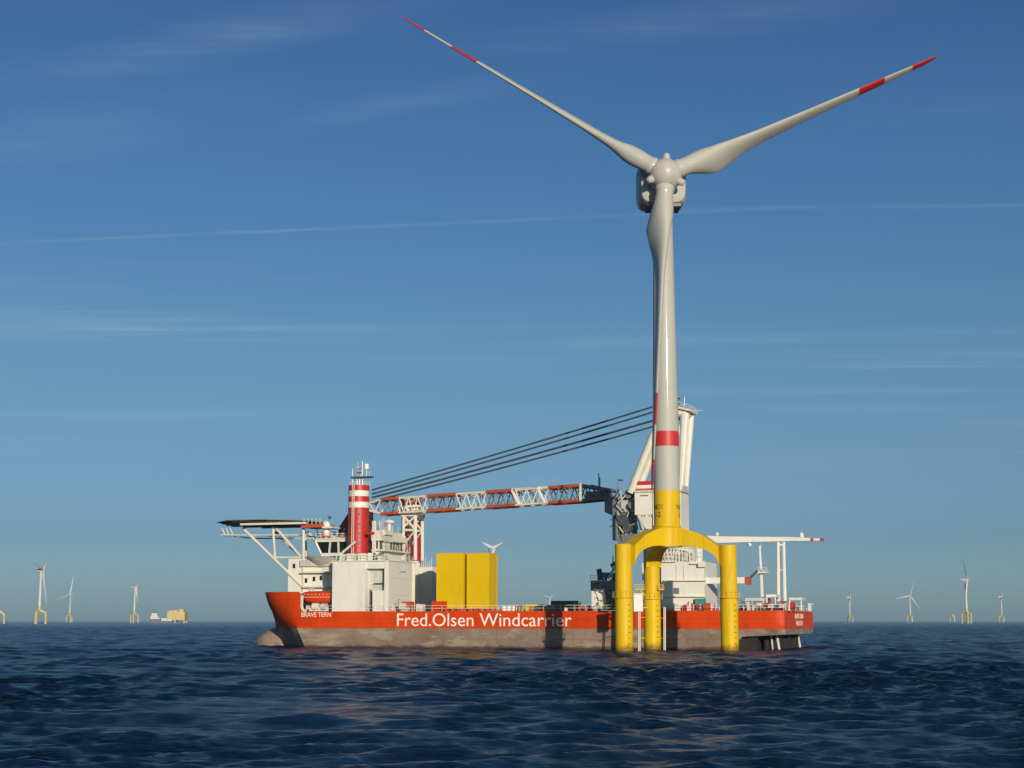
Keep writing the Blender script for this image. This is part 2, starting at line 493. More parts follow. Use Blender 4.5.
# ------------------------------------------------------------------ main wind turbine
TD = 296.0
TX = P(668.9, 652, TD).x
turb = thing('wind_turbine', 'huge grey wind turbine on a yellow three-legged foundation in front of the orange ship', 'wind turbine', (TX, TD, 0))
zp = lambda py: P(667, py, TD).z
Z_TOP_YEL, Z_FLANGE, Z_PTOP, Z_RING = zp(491), zp(527.5), zp(546), zp(598)
TRI_R = 11.3
tri_a = [R(-139.9), R(-19.9), R(100.1)]       # left-front, right, rear
piles = []
for a in tri_a:
    c = (TRI_R * math.cos(a), TRI_R * math.sin(a))
    b = MB()
    b.lathe([(1.61, -3), (1.61, 0.45)], 28, c, m=growth, cap=False)
    b.lathe([(1.612, 0.45), (1.612, Z_RING - 0.12)], 28, c, m=yellow, cap=False)
    b.lathe([(1.612, Z_RING - 0.12), (1.76, Z_RING - 0.1), (1.76, Z_RING + 0.1), (1.53, Z_RING + 0.12)], 28, c, m=yellow, cap=False)
    b.lathe([(1.53, Z_RING + 0.12), (1.53, Z_PTOP - 0.12), (1.44, Z_PTOP)], 28, c, m=yellow)
    for zz in (3.1, 5.6, 8.0):
        b.lathe([(1.613, zz), (1.63, zz + 0.02), (1.63, zz + 0.08), (1.613, zz + 0.10)], 28, c, m=yellow, cap=False)
    pile = b.build('pile', turb)
    for i in range(8):                                     # depth marks down the pile
        k = MB()
        zz = 1.6 + i * 0.98; t = R(-62)
        for dt_ in (0, .14) if i % 2 else (0, .14, .28):
            d = Vector((math.cos(t + dt_), math.sin(t + dt_), 0)); e_ = Vector((-d.y, d.x, 0)) * .10
            p = Vector((c[0], c[1], zz)) + d * 1.617
            k.add([p - e_, p + e_, p + e_ + Vector((0, 0, .22)), p - e_ + Vector((0, 0, .22)), p - e_ - d * .05, p + e_ - d * .05, p + e_ - d * .05 + Vector((0, 0, .22)), p - e_ - d * .05 + Vector((0, 0, .22))], [(0, 1, 2, 3), (4, 7, 6, 5), (0, 4, 5, 1), (2, 6, 7, 3), (1, 5, 6, 2), (0, 3, 7, 4)], mat('mark_brown', (0.36, 0.20, 0.008), .6))
        k.build('depth_mark', pile)
    g = MB()                                               # walkway ring with rail
    g.lathe([(1.77, Z_RING - 0.06), (2.05, Z_RING - 0.06), (2.05, Z_RING - 0.01), (1.77, Z_RING - 0.01)], 20, c, m=yellow, cap=False)
    N = 14
    for i in range(N):
        t, t2 = 2 * math.pi * i / N, 2 * math.pi * (i + 1) / N
        p = Vector((c[0] + 2.0 * math.cos(t), c[1] + 2.0 * math.sin(t), Z_RING))
        p2 = Vector((c[0] + 2.0 * math.cos(t2), c[1] + 2.0 * math.sin(t2), Z_RING))
        up = Vector((0, 0, 1.05))
        g.tube(p, p + up, 0.03, yellow, n=4); g.tube(p + up, p2 + up, 0.03, yellow, n=4); g.tube(p + up * .5, p2 + up * .5, 0.02, yellow, n=4)
    g.build('walkway', pile)
    piles.append((pile, c))

sp = MB()                                                  # support cross: three box arms meeting in a node under the tower
zt, zb = Z_FLANGE, zp(546.5)
for a in tri_a:
    ra, rb = 0.0, TRI_R - 1.45
    poly = [(ra, zt - 0.25), (2.9, zt - 0.25), (4.2, zt - 0.55), (7.0, zt - 1.55), (rb, Z_PTOP - 0.2), (rb, Z_PTOP - 3.6)]
    for k in range(1, 7):                                  # arched underside
        t = k / 6 * math.pi / 2
        poly.append((rb - (rb - 3.6) * (1 - math.cos(t)), (Z_PTOP - 3.6) + (zb - (Z_PTOP - 3.6)) * math.sin(t)))
    poly.append((ra, zb))
    ca, sa = math.cos(a), math.sin(a)
    sp.prism(poly, lambda u, v, d, ca=ca, sa=sa: (u * ca - d * sa, u * sa + d * ca, v), -1.5, 1.5, yellow)
sp.lathe([(2.7, zb - 0.1), (2.7, zt - 0.2), (2.5, zt)], 40, m=yellow)
sp.build('support_cross', turb)

tw = MB()
R0, R1 = 2.42, 1.78
ZT_TOP = 85.2
zs = [Z_FLANGE, Z_TOP_YEL, zp(447), zp(432)] + [zp(432) + (ZT_TOP - zp(432)) * i / 10 for i in range(1, 11)]
rad = lambda z: float(np.interp(z, [Z_FLANGE, zp(432), ZT_TOP], [R0, 2.42, R1]))
def tm(z):
    return yellow if z < Z_TOP_YEL else tred if zp(447) < z < zp(432) else tgrey
tw.lathe([(rad(z), z) for z in zs], 64, matf=tm)
for z in (Z_FLANGE + 0.06,):
    tw.lathe([(R0 + 0.002, z), (R0 + 0.16, z + 0.02), (R0 + 0.16, z + 0.26), (R0 + 0.002, z + 0.3)], 64, m=yellow, cap=False)
for z in (Z_TOP_YEL + 19.0, Z_TOP_YEL + 38.0):
    tw.lathe([(rad(z) + .001, z), (rad(z) + 0.02, z + 0.02), (rad(z) + 0.02, z + 0.08), (rad(z) + .001, z + 0.1)], 64, m=tgrey, cap=False)
tower = tw.build('tower', turb)


def curved_text(txt, parent, ang, zbase, h, wid, rr):
    """letters wrapped round the tower"""
    o = lettering(txt, 'tower_lettering', ink, parent, (0, 0, 0), (1, 0, 0), (0, 0, 1), wid, h, 0.01)
    bm = bmesh.new(); bm.from_mesh(o.data)
    bmesh.ops.subdivide_edges(bm, edges=[e for e in bm.edges if e.calc_length() > 0.3], cuts=2)
    for v in bm.verts:
        t = ang + (v.co.x - wid / 2) / rr
        q = rr + 0.012 - v.co.y
        v.co = Vector((q * math.cos(t), q * math.sin(t), zbase + v.co.z))
    bm.to_mesh(o.data); bm.free()
    return o


for an in (R(-138), R(-26)):
    curved_text('NO1', tower, an, zp(510), 0.95, 1.9, R0 + 0.012)
    curved_text('-2', tower, an, zp(517.5), 0.9, 1.3, R0 + 0.012)

# nacelle and rotor: axis tilted and the rotor turned almost straight to the camera
YAW, TILT, AZ, RR_ = R(2.2), R(9.6), R(26.0), 60.9
HUB = P(665.3, 174.5, TD - 4.6) - Vector((TX, TD, 0))
ax = Vector((math.sin(YAW) * math.cos(TILT), -math.cos(YAW) * math.cos(TILT), math.sin(TILT)))
rv = Vector((math.cos(YAW), math.sin(YAW), 0))
uv = rv.cross(ax); uv = uv if uv.z > 0 else -uv


def RP(a, r, u): return HUB + ax * a + rv * r + uv * u


nc = MB()
rings = []
N = 40
for (bk, hw, top, bot, pw) in [(-2.4, 3.3, 2.6, -3.6, 3.0), (-2.9, 4.2, 3.4, -4.6, 4.5), (-4.0, 4.5, 3.7, -4.9, 6.0), (-9.0, 4.5, 3.8, -4.9, 6.0), (-11.0, 4.2, 3.5, -4.5, 5.0), (-11.8, 3.0, 2.4, -3.2, 3.0)]:
    ring = []
    for i in range(N):
        t = 2 * math.pi * i / N
        c, s_ = math.cos(t), math.sin(t)
        x = hw * math.copysign(abs(c) ** (2 / pw), c); y = math.copysign(abs(s_) ** (2 / pw), s_)
        y = y * top if y > 0 else -y * bot
        ring.append(HUB + Vector((-ax.x, -ax.y, 0)).normalized() * (-bk) + rv * x + Vector((0, 0, 1)) * y)
    rings.append(ring)
vs = [p for r_ in rings for p in r_]
fs = [(k * N + i, k * N + (i + 1) % N, (k + 1) * N + (i + 1) % N, (k + 1) * N + i) for k in range(len(rings) - 1) for i in range(N)]
nc.add(vs, fs, tgrey, True)
nc.add(rings[0], [tuple(range(N))], tgrey); nc.add(rings[-1], [tuple(range(N))], tgrey)
nac = nc.build('nacelle', turb)
vp = MB()                                                  # added dark slab that paints in the shade under the nacelle belly
c0 = HUB + Vector((0, 5.6, -4.95))
vp.box(c0.x - 3.2, c0.x + 3.2, c0.y - 2.2, c0.y + 3.2, c0.z - .25, c0.z + .3, mid)
vp.build('belly_shade_slab', nac)

hb = MB()
prof = [(-2.3, 2.5), (-1.9, 2.95), (-0.8, 3.12), (0.4, 3.1), (1.4, 2.75), (2.2, 2.1), (2.75, 1.25), (2.98, 0.55), (3.05, 0.0)]
N = 36
vs = [RP(a, r_ * math.cos(2 * math.pi * i / N), r_ * math.sin(2 * math.pi * i / N)) for a, r_ in prof for i in range(N)]
hb.add(vs, [(k * N + i, k * N + (i + 1) % N, (k + 1) * N + (i + 1) % N, (k + 1) * N + i) for k in range(len(prof) - 1) for i in range(N)], hubm, True)
hb.add(vs[:N], [tuple(range(N))], hubm)
hubo = hb.build('hub', turb)
angles = [AZ, AZ + R(120), AZ + R(240)]
for t in angles:
    t2 = t + R(60)
    k = MB()
    c0 = RP(0.5, 2.5 * math.cos(t2), 2.5 * math.sin(t2)); d = RP(0.9, 4.0 * math.cos(t2), 4.0 * math.sin(t2))
    k.tube(c0, c0.lerp(d, .6), 0.85, tgrey, 0.7, n=16); k.ball(c0.lerp(d, .6), 0.7, tgrey, 16, 10)
    k.build('hub_fairing', hubo)


def blade(t, pitch, rad_, tip):
    span = rv * math.cos(t) + uv * math.sin(t)
    et = rv * math.sin(t) - uv * math.cos(t)
    b = MB()
    M_ = 28
    pitch_d = math.degrees(pitch)
    st = [0.036, 0.05, 0.052, 0.06, 0.085, 0.11, 0.14, 0.17, 0.20, 0.24, 0.29, 0.35, 0.42, 0.5, 0.58, 0.66, 0.706, 0.7061, 0.76, 0.803, 0.8031, 0.86, 0.908, 0.9081, 0.95, 0.98, 0.993, 1.0]
    ch = lambda s_: np.interp(s_, [0, .06, .09, .125, .16, .2, .25, .35, .5, .7, .9, .97, 1.0], [3.3, 3.3, 3.7, 4.9, 5.7, 5.4, 4.7, 3.8, 2.9, 2.2, 1.6, 1.3, .5])
    th_ = lambda s_: np.interp(s_, [0, .06, .10, .15, .20, .3, .5, .7, 1.0], [1.0, 1.0, .82, .56, .42, .34, .3, .28, .26])
    blend = lambda s_: np.interp(s_, [.055, .17], [0, 1])
    tws = lambda s_: R(np.interp(s_, [0, .17, .31, 1], [13, 11, pitch_d - tip + 4, pitch_d - tip]))
    secs = []
    for s_ in st:
        c, q, bl = ch(s_), th_(s_), blend(s_)
        if 0.048 < s_ < 0.055: c *= 1.12
        pa = pitch - tws(s_)
        cdir = et * math.cos(pa) - ax * math.sin(pa)
        ndir = span.cross(cdir)
        ring = []
        for i in range(M_):
            u = 2 * math.pi * i / M_
            cx, cy = 0.5 * math.cos(u), 0.5 * math.sin(u)
            xx = 0.5 * (1 + math.cos(u))
            yt = 5 * q * (0.2969 * math.sqrt(max(xx, 0)) - 0.126 * xx - 0.3516 * xx ** 2 + 0.2843 * xx ** 3 - 0.1015 * xx ** 4)
            ay = yt * (1 if math.sin(u) >= 0 else -0.75)
            X_ = (1 - bl) * cx + bl * (xx - 0.27); Y_ = (1 - bl) * cy + bl * ay
            ring.append(HUB + span * (s_ * rad_) + cdir * (X_ * c) + ndir * (Y_ * c) - ax * (0.9 * R(1) * s_ * rad_))
        secs.append(ring)
    for k in range(len(secs) - 1):
        sm = 0.5 * (st[k] + st[k + 1])
        m = tred if (0.706 < sm < 0.803 or sm > 0.908) else tgrey
        b.add(secs[k] + secs[k + 1], [(i, (i + 1) % M_, M_ + (i + 1) % M_, M_ + i) for i in range(M_)], m, True)
    b.add(secs[-1], [tuple(range(M_))], tred); b.add(secs[0], [tuple(range(M_))], tgrey)
    return b.build('blade', turb)


for t, dt, pt, rl_, tp_ in zip(angles, (R(-.1), R(.2), R(-.15)), (60, 76, 57), (60.1, 60.2, 61), (74, 55, 80)): blade(t + dt, R(pt), rl_, tp_)

# access ladders and the small landing by the rear pile
px2m = lambda px, py, Y: P(px, py, Y) - Vector((TX, TD, 0))
rear_y = TD + TRI_R * math.sin(tri_a[2]) - 1.4
for (pxa, pyt) in ((639.3, 606), (664.6, 607)):
    ld = MB()
    t_ = px2m(pxa, pyt, rear_y); bt = px2m(pxa, 652, rear_y)
    wv = Vector((0.13, 0, 0))
    for s_ in (-1, 1): ld.tube(bt + wv * s_, t_ + wv * s_, 0.10, cream, n=6)
    nr = int((t_.z - bt.z) / 0.4)
    for i in range(nr):
        q = bt.lerp(t_, (i + .5) / nr); ld.tube(q - wv, q + wv, 0.03, cream, n=4)
    c2 = piles[2][1]
    for f_ in (0.3, 0.75):
        q = bt.lerp(t_, f_); ld.tube(q, Vector((c2[0], c2[1], q.z)), 0.08, yellow, n=5)
    ld.build('ladder', turb)
lp = MB()
a, b_ = px2m(633.6, 611.5, rear_y), px2m(642.4, 594.5, rear_y)
lp.box(a.x, b_.x, a.y - 0.5, a.y + 0.9, a.z, b_.z, white)
lp.box(a.x - .15, b_.x + .15, a.y - 0.65, a.y + 1.0, b_.z + .004, b_.z + 0.2, cream)
c2 = piles[2][1]
lp.box(b_.x, c2[0] - 1.0, a.y - 0.3, a.y + 0.3, a.z + .6, a.z + .8, yellow); lp.build('equipment_locker', turb)
pf = MB()
for (p0, p1) in ((634.5, 644), (658, 663.5)):
    a, b_ = px2m(p0, 590, rear_y), px2m(p1, 584.5, rear_y)
    pf.box(a.x, b_.x, a.y - .6, a.y + 1.0, a.z, a.z + .2, yellow)
    for k in range(5):
        x = a.x + (b_.x - a.x) * k / 4; pf.tube((x, a.y - .55, a.z), (x, a.y - .55, b_.z), 0.05, yellow, n=4)
    for zz in (b_.z, (a.z + b_.z) / 2): pf.tube((a.x, a.y - .55, zz), (b_.x, a.y - .55, zz), 0.05, yellow, n=4)
    pf.tube(((a.x + b_.x) / 2, a.y, a.z), (c2[0], c2[1], a.z - 2.2), 0.12, yellow, n=5)
pf.build('access_platform', turb)

# ------------------------------------------------------------------ jack-up installation ship
ship = thing('jack_up_ship', 'long orange jack-up ship with white superstructure and large lattice crane', 'ship', SHIP_O, -BETA)
BEAM = 38.0; HB = BEAM / 2
ZB = L(500, 628.5, 0)[1]            # top of the grey bottom paint
ZD = L(500, 611, 0)[1]              # main deck
XS = L(784, 615, 0)[0]              # transom
XB = L(268.5, 593, HB)[0] + 3.8           # stem at the bulwark top
ZBW = L(280, 592.5, 8)[1]           # bulwark top at the bow
XCUT0, XCUT1 = L(293, 600, 0)[0], L(306, 611, 0)[0]
lev = [ZD, ZB + (ZD - ZB) * .66, ZB + (ZD - ZB) * .33, ZB, ZB * .66, ZB * .33, 0.0, -2.0, -4.0]
XSB = L(275.5, 622, HB)[0]
def stem(z): return np.interp(z, [-4, 0, ZB, ZB + .5 * (ZD - ZB), ZD, ZBW], [XSB + 1.5, XSB + 1.0, XSB, XB + .55 * (XSB - XB), XB + .25 * (XSB - XB), XB])
def full(z): return L(297, 630, 0)[0] + np.interp(z, [-4, 0, ZB, ZD, ZBW], [4, 2.0, 0.0, .5, 3.0])
def hbr(tau, z):
    n = np.interp(z, [0, ZB, ZD, ZBW], [1.0, 1.1, 1.8, 3.0]); q = np.interp(z, [0, ZB, ZD, ZBW], [1.0, 1.1, 1.7, 2.8])
    return HB * (1 - (1 - tau) ** n) ** (1 / q)
taus = [0, .01, .03, .06, .1, .16, .24, .34, .46, .6, .75, .88, 1.0]
xk0, xk1 = L(712, 640, 0)[0], L(742, 640, 0)[0]
def zkeel(x): return np.interp(x, [xk0, xk0 + .35 * (xk1 - xk0), xk1, XS], [-4, -1.0, ZB - 1.5, ZB - 1.1])
xfm = max(full(z) for z in lev)
xpar = [xfm + 1] + list(np.linspace(xfm + 8, xk0, 9)) + list(np.linspace(xk0, xk1, 9))[1:] + [xk1 + 5, XS - 2.2, XS - .7, XS]
ST = []
for tau in taus: ST.append([(stem(z) + tau * (full(z) - stem(z)), hbr(tau, z), z) for z in lev])
for x in xpar:
    row = []
    for z in lev:
        zz = max(z, zkeel(x)); h = HB
        e = (XS - x)
        if e < 1.0: h = HB - (0.55 if e < .1 else .12)
        if zz < ZB: h -= 0.6 * ((ZB - zz) / 6) ** 2 + (1.2 * max(0, (ZB - zz - .5)) ** 1.2 if x > xk1 else 0)
        row.append((x, h, zz))
    ST.append(row)
hull = MB()
nl = len(lev)
for side in (-1, 1):
    for i in range(len(ST) - 1):
        for k in range(nl - 1):
            q = [ST[i][k], ST[i + 1][k], ST[i + 1][k + 1], ST[i][k + 1]]
            vs = [(x, HB + side * h, z) for x, h, z in q]
            m = orange if k < 3 else boot
            hull.add(vs, [(0, 1, 2, 3)], m, i < len(taus) - 1)
for i in range(len(ST) - 1):                                # deck and bottom
    for k, m in ((0, deckm), (nl - 1, boot)):
        a, b_ = ST[i][k], ST[i + 1][k]
        hull.add([(a[0], HB - a[1], a[2]), (b_[0], HB - b_[1], b_[2]), (b_[0], HB + b_[1], b_[2]), (a[0], HB + a[1], a[2])], [(0, 1, 2, 3)], m)
T_ = ST[-1]
for k in range(nl - 1):                                     # transom
    a, b_ = T_[k], T_[k + 1]
    if abs(a[2] - b_[2]) < 1e-4: continue
    hull.add([(a[0], HB - a[1], a[2]), (a[0], HB + a[1], a[2]), (b_[0], HB + b_[1], b_[2]), (b_[0], HB - b_[1], b_[2])], [(0, 1, 2, 3)], orange if k < 3 else boot)
hullo = hull.build('hull', ship)

bw = MB()                                                   # bow bulwark, cut away on the port side behind the bow
def bul_out(side):
    pts = []
    for tau in np.linspace(0, 1, 22) ** 1.6:
        pts.append((tau, None))
    return pts
def bpt(tau, x_extra, side, z):
    x = stem(z) + tau * (full(z) - stem(z)) + x_extra
    return Vector((x, HB + side * hbr(tau, z), z))
edge = []
for side in (-1, 1):
    xend = XCUT1 if side < 0 else L(334, 611, 0)[0]
    cols = [(t, 0.0) for t in np.linspace(0, 1, 20) ** 1.8]
    x1 = full(ZD)
    xe = x1
    while xe < xend - .4:
        xe += 0.8; cols.append((1.0, xe - x1))
    rowsO, rowsI = [], []
    for t, e in cols:
        xd = stem(ZD) + t * (full(ZD) - stem(ZD)) + e
        if side < 0:
            f_ = min(max((xd - XCUT0) / (XCUT1 - XCUT0), 0), 1)
            h = 1 - math.sqrt(max(0, 1 - (1 - f_) ** 2)) if f_ > 0 else 1.0
            h = (1 - f_) ** 2.2 if f_ > 0 else 1.0
        else: h = 1.0
        ztop = ZD + max(0.05, (ZBW - ZD) * h)
        o_ = []
        for z in np.linspace(ZD + .003, ztop, 5):
            o_.append(bpt(t, e, side, z))
        inn = [p + Vector((0.25 * (1 - t), -side * 0.28 * min(1, .2 + t), 0)) for p in o_]
        rowsO.append(o_); rowsI.append(inn)
        if side < 0 and -0.5 < xd - XCUT0 < 20: edge.append(o_[-1] + Vector((0, -.05, 0.0)))
    for i in range(len(rowsO) - 1):
        for rows in (rowsO, rowsI):
            for k in range(4):
                bw.add([rows[i][k], rows[i + 1][k], rows[i + 1][k + 1], rows[i][k + 1]], [(0, 1, 2, 3)], orange, True)
        bw.add([rowsO[i][4], rowsO[i + 1][4], rowsI[i + 1][4], rowsI[i][4]], [(0, 1, 2, 3)], orange)
bwo = bw.build('bulwark', hullo)
MB().path(edge, 0.34, cream, 6).build('bulwark_edge', hullo)
fo = MB()                                                   # forecastle deck behind the bulwark
pts = [bpt(t, .0, -1, ZBW - 1.2) for t in np.linspace(0.02, .62, 8)]
fo.add([(p.x + .4, p.y + .3, p.z) for p in pts] + [(p.x + .4, BEAM - p.y - .3, p.z) for p in reversed(pts)], [tuple(range(len(pts) * 2))], deckm)
fo.build('forecastle_deck', hullo)

bb = MB()                                                   # bulbous bow
cx, cz = L(273, 637, HB)
tipx = L(257.5, 638, HB)[0]
bb.ball((cx + 3.0, HB, 0.7), 1.0, bulbm, 24, 16, (cx + 3.0 - tipx, 4.6, 3.6))
for dy in (-2.1, 1.0):
    bb.tube((tipx + 1.15, HB + dy, 0.95), (tipx + .55, HB + dy, 0.95), 0.55, dark, n=12)
bb.build('bulbous_bow', hullo)

t0 = LV(397, 626, -0.02); t1 = LV(571.5, 626, -0.02)
lettering('Fred.Olsen Windcarrier', 'hull_lettering', letter, hullo, (t0.x, -0.01, t0.z), (1, 0, 0), (0, 0, 1), t1.x - t0.x, L(397, 613.2, 0)[1] - t0.z, 0.03)
x0 = L(297, 616, 0)[0]
x1 = L(331, 616, 0)[0]
xa = full(ZD) + 0.5
lettering('BRAVE TERN', 'name_lettering', letter, hullo, (xa, -0.03, L(310, 616.8, 0)[1]), (1, 0, 0), (0, 0, 1), x1 - xa, 0.95, 0.03)
for txt, zz, wd in (('BRAVE TERN', ZD - 1.55, 10.5), ('VALLETTA', ZD - 2.95, 8.5)):
    lettering(txt, 'stern_lettering', letter, hullo, (XS + .01, HB - wd / 2 - .5, zz), (0, 1, 0), (0, 0, 1), wd, 1.0, 0.03)

for yy in (6.0, 14.0, 24.0, 32.0):                          # thruster legs under the counter stern
    th_ = MB()
    xx = XS - (4.5 if yy in (6.0, 32.0) else 8.0)
    sg = mat('skeg_wet_shade', (0.022, 0.019, 0.017), 0.85, 0.3, 0.8)  # near-black: shade of the stern recess and wetness put into the colour
    th_.tube((xx, yy, ZB - 1.2), (xx, yy, -0.5), .75, sg, n=14)
    th_.tube((xx - 2.2, yy, -0.9), (xx + 2.2, yy, -0.9), 1.1, sg, n=14)
    for dx, ln, r_, m_ in ((2.2, .5, .26, cream), (1.1, .25, .2, grime), (-1.6, -.3, .24, cream), (-2.7, .2, .14, grime)):
        th_.tube((xx + dx, yy - 1.2, ZB - 1.4), (xx + dx + ln, yy - 1.2, -.5), r_, m_, n=8)
    th_.build('thruster', hullo)

sk = MB()                                                   # skegs that carry the counter stern, near-black to paint in recess shade and wet
for yy in (9.5, 19.0, 28.5): sk.box(xk1 - 1, XS - 2.0, yy - 1.0, yy + 1.0, -4, ZB - 1.3, mat('skeg_wet_shade', (0.022, 0.019, 0.017), 0.85, 0.3, 0.8))
sk.box(xk1 - 1.5, xk1 + 2.5, 2.0, BEAM - 2.0, -4, ZB - 1.6, MATS['skeg_wet_shade'])
sk.build('skeg', hullo)

rl = MB()                                                   # deck-edge railing
def rail(pts, h=1.15, sp_=2.2, r_=0.045, m=white, b=rl):
    for a, c in zip(pts[:-1], pts[1:]):
        a, c = Vector(a), Vector(c); n = max(1, int((c - a).length / sp_)); up = Vector((0, 0, h))
        for i in range(n + 1):
            q = a.lerp(c, i / n); b.tube(q, q + up, r_, m, n=4)
        for k in (1, .5): b.tube(a + up * k, c + up * k, r_, m, n=4)
rail([(XCUT1, .25, ZD), (XS - .2, .8, ZD), (XS - .2, BEAM - .8, ZD), (XCUT1 + 6, BEAM - .3, ZD)])
rl.build('railing', hullo)

# --- helideck over the bow
hx, hz = L(271, 524, HB)
HR = 10.5
hd = MB()
octo = [(hx + HR / math.cos(R(22.5)) * math.cos(R(22.5 + 45 * i)), HB + HR / math.cos(R(22.5)) * math.sin(R(22.5 + 45 * i))) for i in range(8)]
hd.prism(octo, lambda u, v, d: (u, v, d), hz - .1, hz + .25, green)
for i in range(5):
    y = HB - 8 + i * 4.0
    hd.box(hx - math.sqrt(max(0, HR ** 2 - (y - HB) ** 2)) + .3, hx + math.sqrt(max(0, HR ** 2 - (y - HB) ** 2)) - .3, y - .15, y + .15, hz - .5, hz - .104, mid)
hdo = hd.build('helideck', ship)
nt = MB()                                                   # safety net frame round the edge
for i in range(8):
    a = Vector((*octo[i], hz + .2)); b_ = Vector((*octo[(i + 1) % 8], hz + .2)); c = Vector((hx, HB, hz + .2))
    oa, ob = a + (a - c).normalized() * 1.0 + Vector((0, 0, .1)), b_ + (b_ - c).normalized() * 1.0 + Vector((0, 0, .1))
    nt.tube(oa, ob, .10, greeny, n=5)
    for k in range(6):
        q, q2 = a.lerp(b_, k / 6), oa.lerp(ob, k / 6); nt.tube(q, q2, .06, green, n=4)
    nt.add([a, b_, ob, oa], [(0, 1, 2, 3)], green)
nt.build('safety_net', hdo)
hs = MB()
yf, yb = HB - 8, HB + 8
for yy in (yf, yb):
    hs.tube(LV(243, 528.5, yy) if yy == yf else LV(243, 528.5, yf) + Vector((0, 16, 0)), LV(302, 586, yf) + Vector((0, yy - yf, 0)), .36, cream)
    for (p0, p1, r_) in [((273, 527), (275, 558), .3), ((276, 528), (301, 557), .3), ((303.5, 528), (303.5, 600), .36), ((221, 535), (298, 535), .16), ((276, 557.5), (301, 557.5), .24)]:
        a, b_ = LV(*p0, yf), LV(*p1, yf); dy = Vector((0, yy - yf, 0))
        hs.tube(a + dy, b_ + dy, r_, cream)
a, b_ = LV(240, 524.2, yf - 3.2), LV(306, 524.2, yf - 3.2)
hs.box(a.x, b_.x, a.y, a.y + .3, a.z - .25, a.z + .2, cream)
for px in (222, 226, 230):
    q = LV(px, 528, yf); hs.tube(q, LV(px + 3, 535, yf), .14, cream, n=5)
for px in (221, 260, 298):
    q = LV(px, 535, yf); hs.tube(q, q + Vector((0, 16, 0)), .15, cream, n=5)
hs.build('support_frame', hdo)
hc = MB()                                                   # stair and fire platform between helideck and bridge
hc.sbox(301, 322, 524.2, 527.2, 9, 16, orange2)
for i in range(5):
    q = LV(304 + i * 4, 524, 9); hc.tube(q, q + Vector((0, 0, 1.2)), .09, cream, n=4)
hc.sbox(322, 332, 526.5, 528, 9, 14, cream)
hc.build('access_bridge', hdo)

# --- forward house
fh = MB()
fh.sbox(288.5, 334, 559, 606, 11, 34, white)
for (a, b_, py) in ((300, 335, 571.5), (302, 335, 586)):
    fh.sbox(a, b_, py, py + 1.3, 9.6, 11, cream)
fh.sbox(300, 334, 560, 566, 10.2, 11, grime)
fh.sbox(296, 334, 595, 599.5, 9.4, 11, cream)
fho = fh.build('forward_house', ship)
for (px, py) in ((294, 566), (306, 580.5), (314, 579), (291.5, 596.5), (321, 578)):
    a = LV(px, py, 10.98); MB().box(a.x - .32, a.x + .32, 10.94, 11.05, a.z - .5, a.z + .5, glass).build('window', fho)
# --- small bridge wing with slanted windows on a grey cone
wh = MB()
zf0, zf1, zf2, zf3 = L(322, 556, 8)[1], L(322, 553, 8)[1], L(322, 542, 8)[1], L(322, 539, 8)[1]
xw0, xw1 = L(315.5, 545, 8)[0], L(346, 545, 8)[0]
def ring(x0, x1, y0, y1, z): return [(x0, y0, z), (x1, y0, z), (x1, y1, z), (x0, y1, z)]
q4 = [(0, 1, 5, 4), (1, 2, 6, 5), (2, 3, 7, 6), (3, 0, 4, 7), (0, 3, 2, 1), (4, 5, 6, 7)]
wh.add(ring(xw0 + 1.1, xw1, 8.6, 17, zf0) + ring(xw0 + 1.1, xw1, 8.5, 17, zf1), q4, white)
wh.add(ring(xw0 + 1.25, xw1 - .1, 8.75, 17, zf1) + ring(xw0 + .35, xw1 - .1, 8.05, 17, zf2), q4, glass)
wh.add(ring(xw0, xw1, 7.7, 17, zf2) + ring(xw0 - .1, xw1, 7.6, 17, zf3), q4, white)
who = wh.build('bridge_wing', ship)
fr = MB()
for px in (315.8, 330.5, 338.5):
    t_ = LV(px, 542, 8.0); t_.y = 7.95
    k = 1.0 if px < 320 else -0.55 if px < 335 else -.2
    fr.tube(t_, (t_.x + k, 8.65, zf1), .26, white, n=4)
fr.sbox(316, 346, 538.2, 539, 7.4, 9, cream)
fr.build('window_frame', who)
cn = MB()
c0 = (L(325, 560, 12)[0], 12.5)
cn.lathe([(2.2, L(325, 567, 12)[1]), (4.6, zf0 - .02)], 20, c0, m=grime)
cn.build('pedestal', who)
rd = MB()
a = LV(326.3, 540, 11)
rd.tube(a, a + Vector((0, 0, 1.0)), 1.05, red, n=14); rd.tube(a + Vector((0, 0, 1.0)), a + Vector((0, 0, 2.6)), .75, white, n=12)
rd.ball(LV(326.3, 525.5, 11), .95, white, sc=(1, 1, 1.15))
rd.build('radome', who)
ma = MB()
rr_ = random.Random(3)
for i in range(26):                                         # clutter of small masts, lockers and rails behind the wing
    px = rr_.uniform(316, 346); a = LV(px, 539, rr_.uniform(9, 18)); h = rr_.uniform(.5, 2.6)
    if i % 3: MB().tube(a, a + Vector((rr_.uniform(-.4, .4), 0, h)), rr_.uniform(.05, .14), rr_.choice([white, cream, grime, red]), n=5).build('pole', who)
    else: MB().box(a.x - .4, a.x + .4, a.y, a.y + .7, a.z, a.z + h * .6, rr_.choice([white, grime, mid, red])).build('locker', who)
rail([LV(316, 538.5, 7.8), LV(346, 538.5, 7.8)], 1.1, 1.2, .06, cream, ma)
ma.tube(LV(329, 526, 11), LV(329, 516, 11), .06, dark, n=4); ma.tube(LV(328.5, 517.5, 11), LV(331, 517.5, 11), .25, dark, n=5)
ma.build('roof_rail', who)

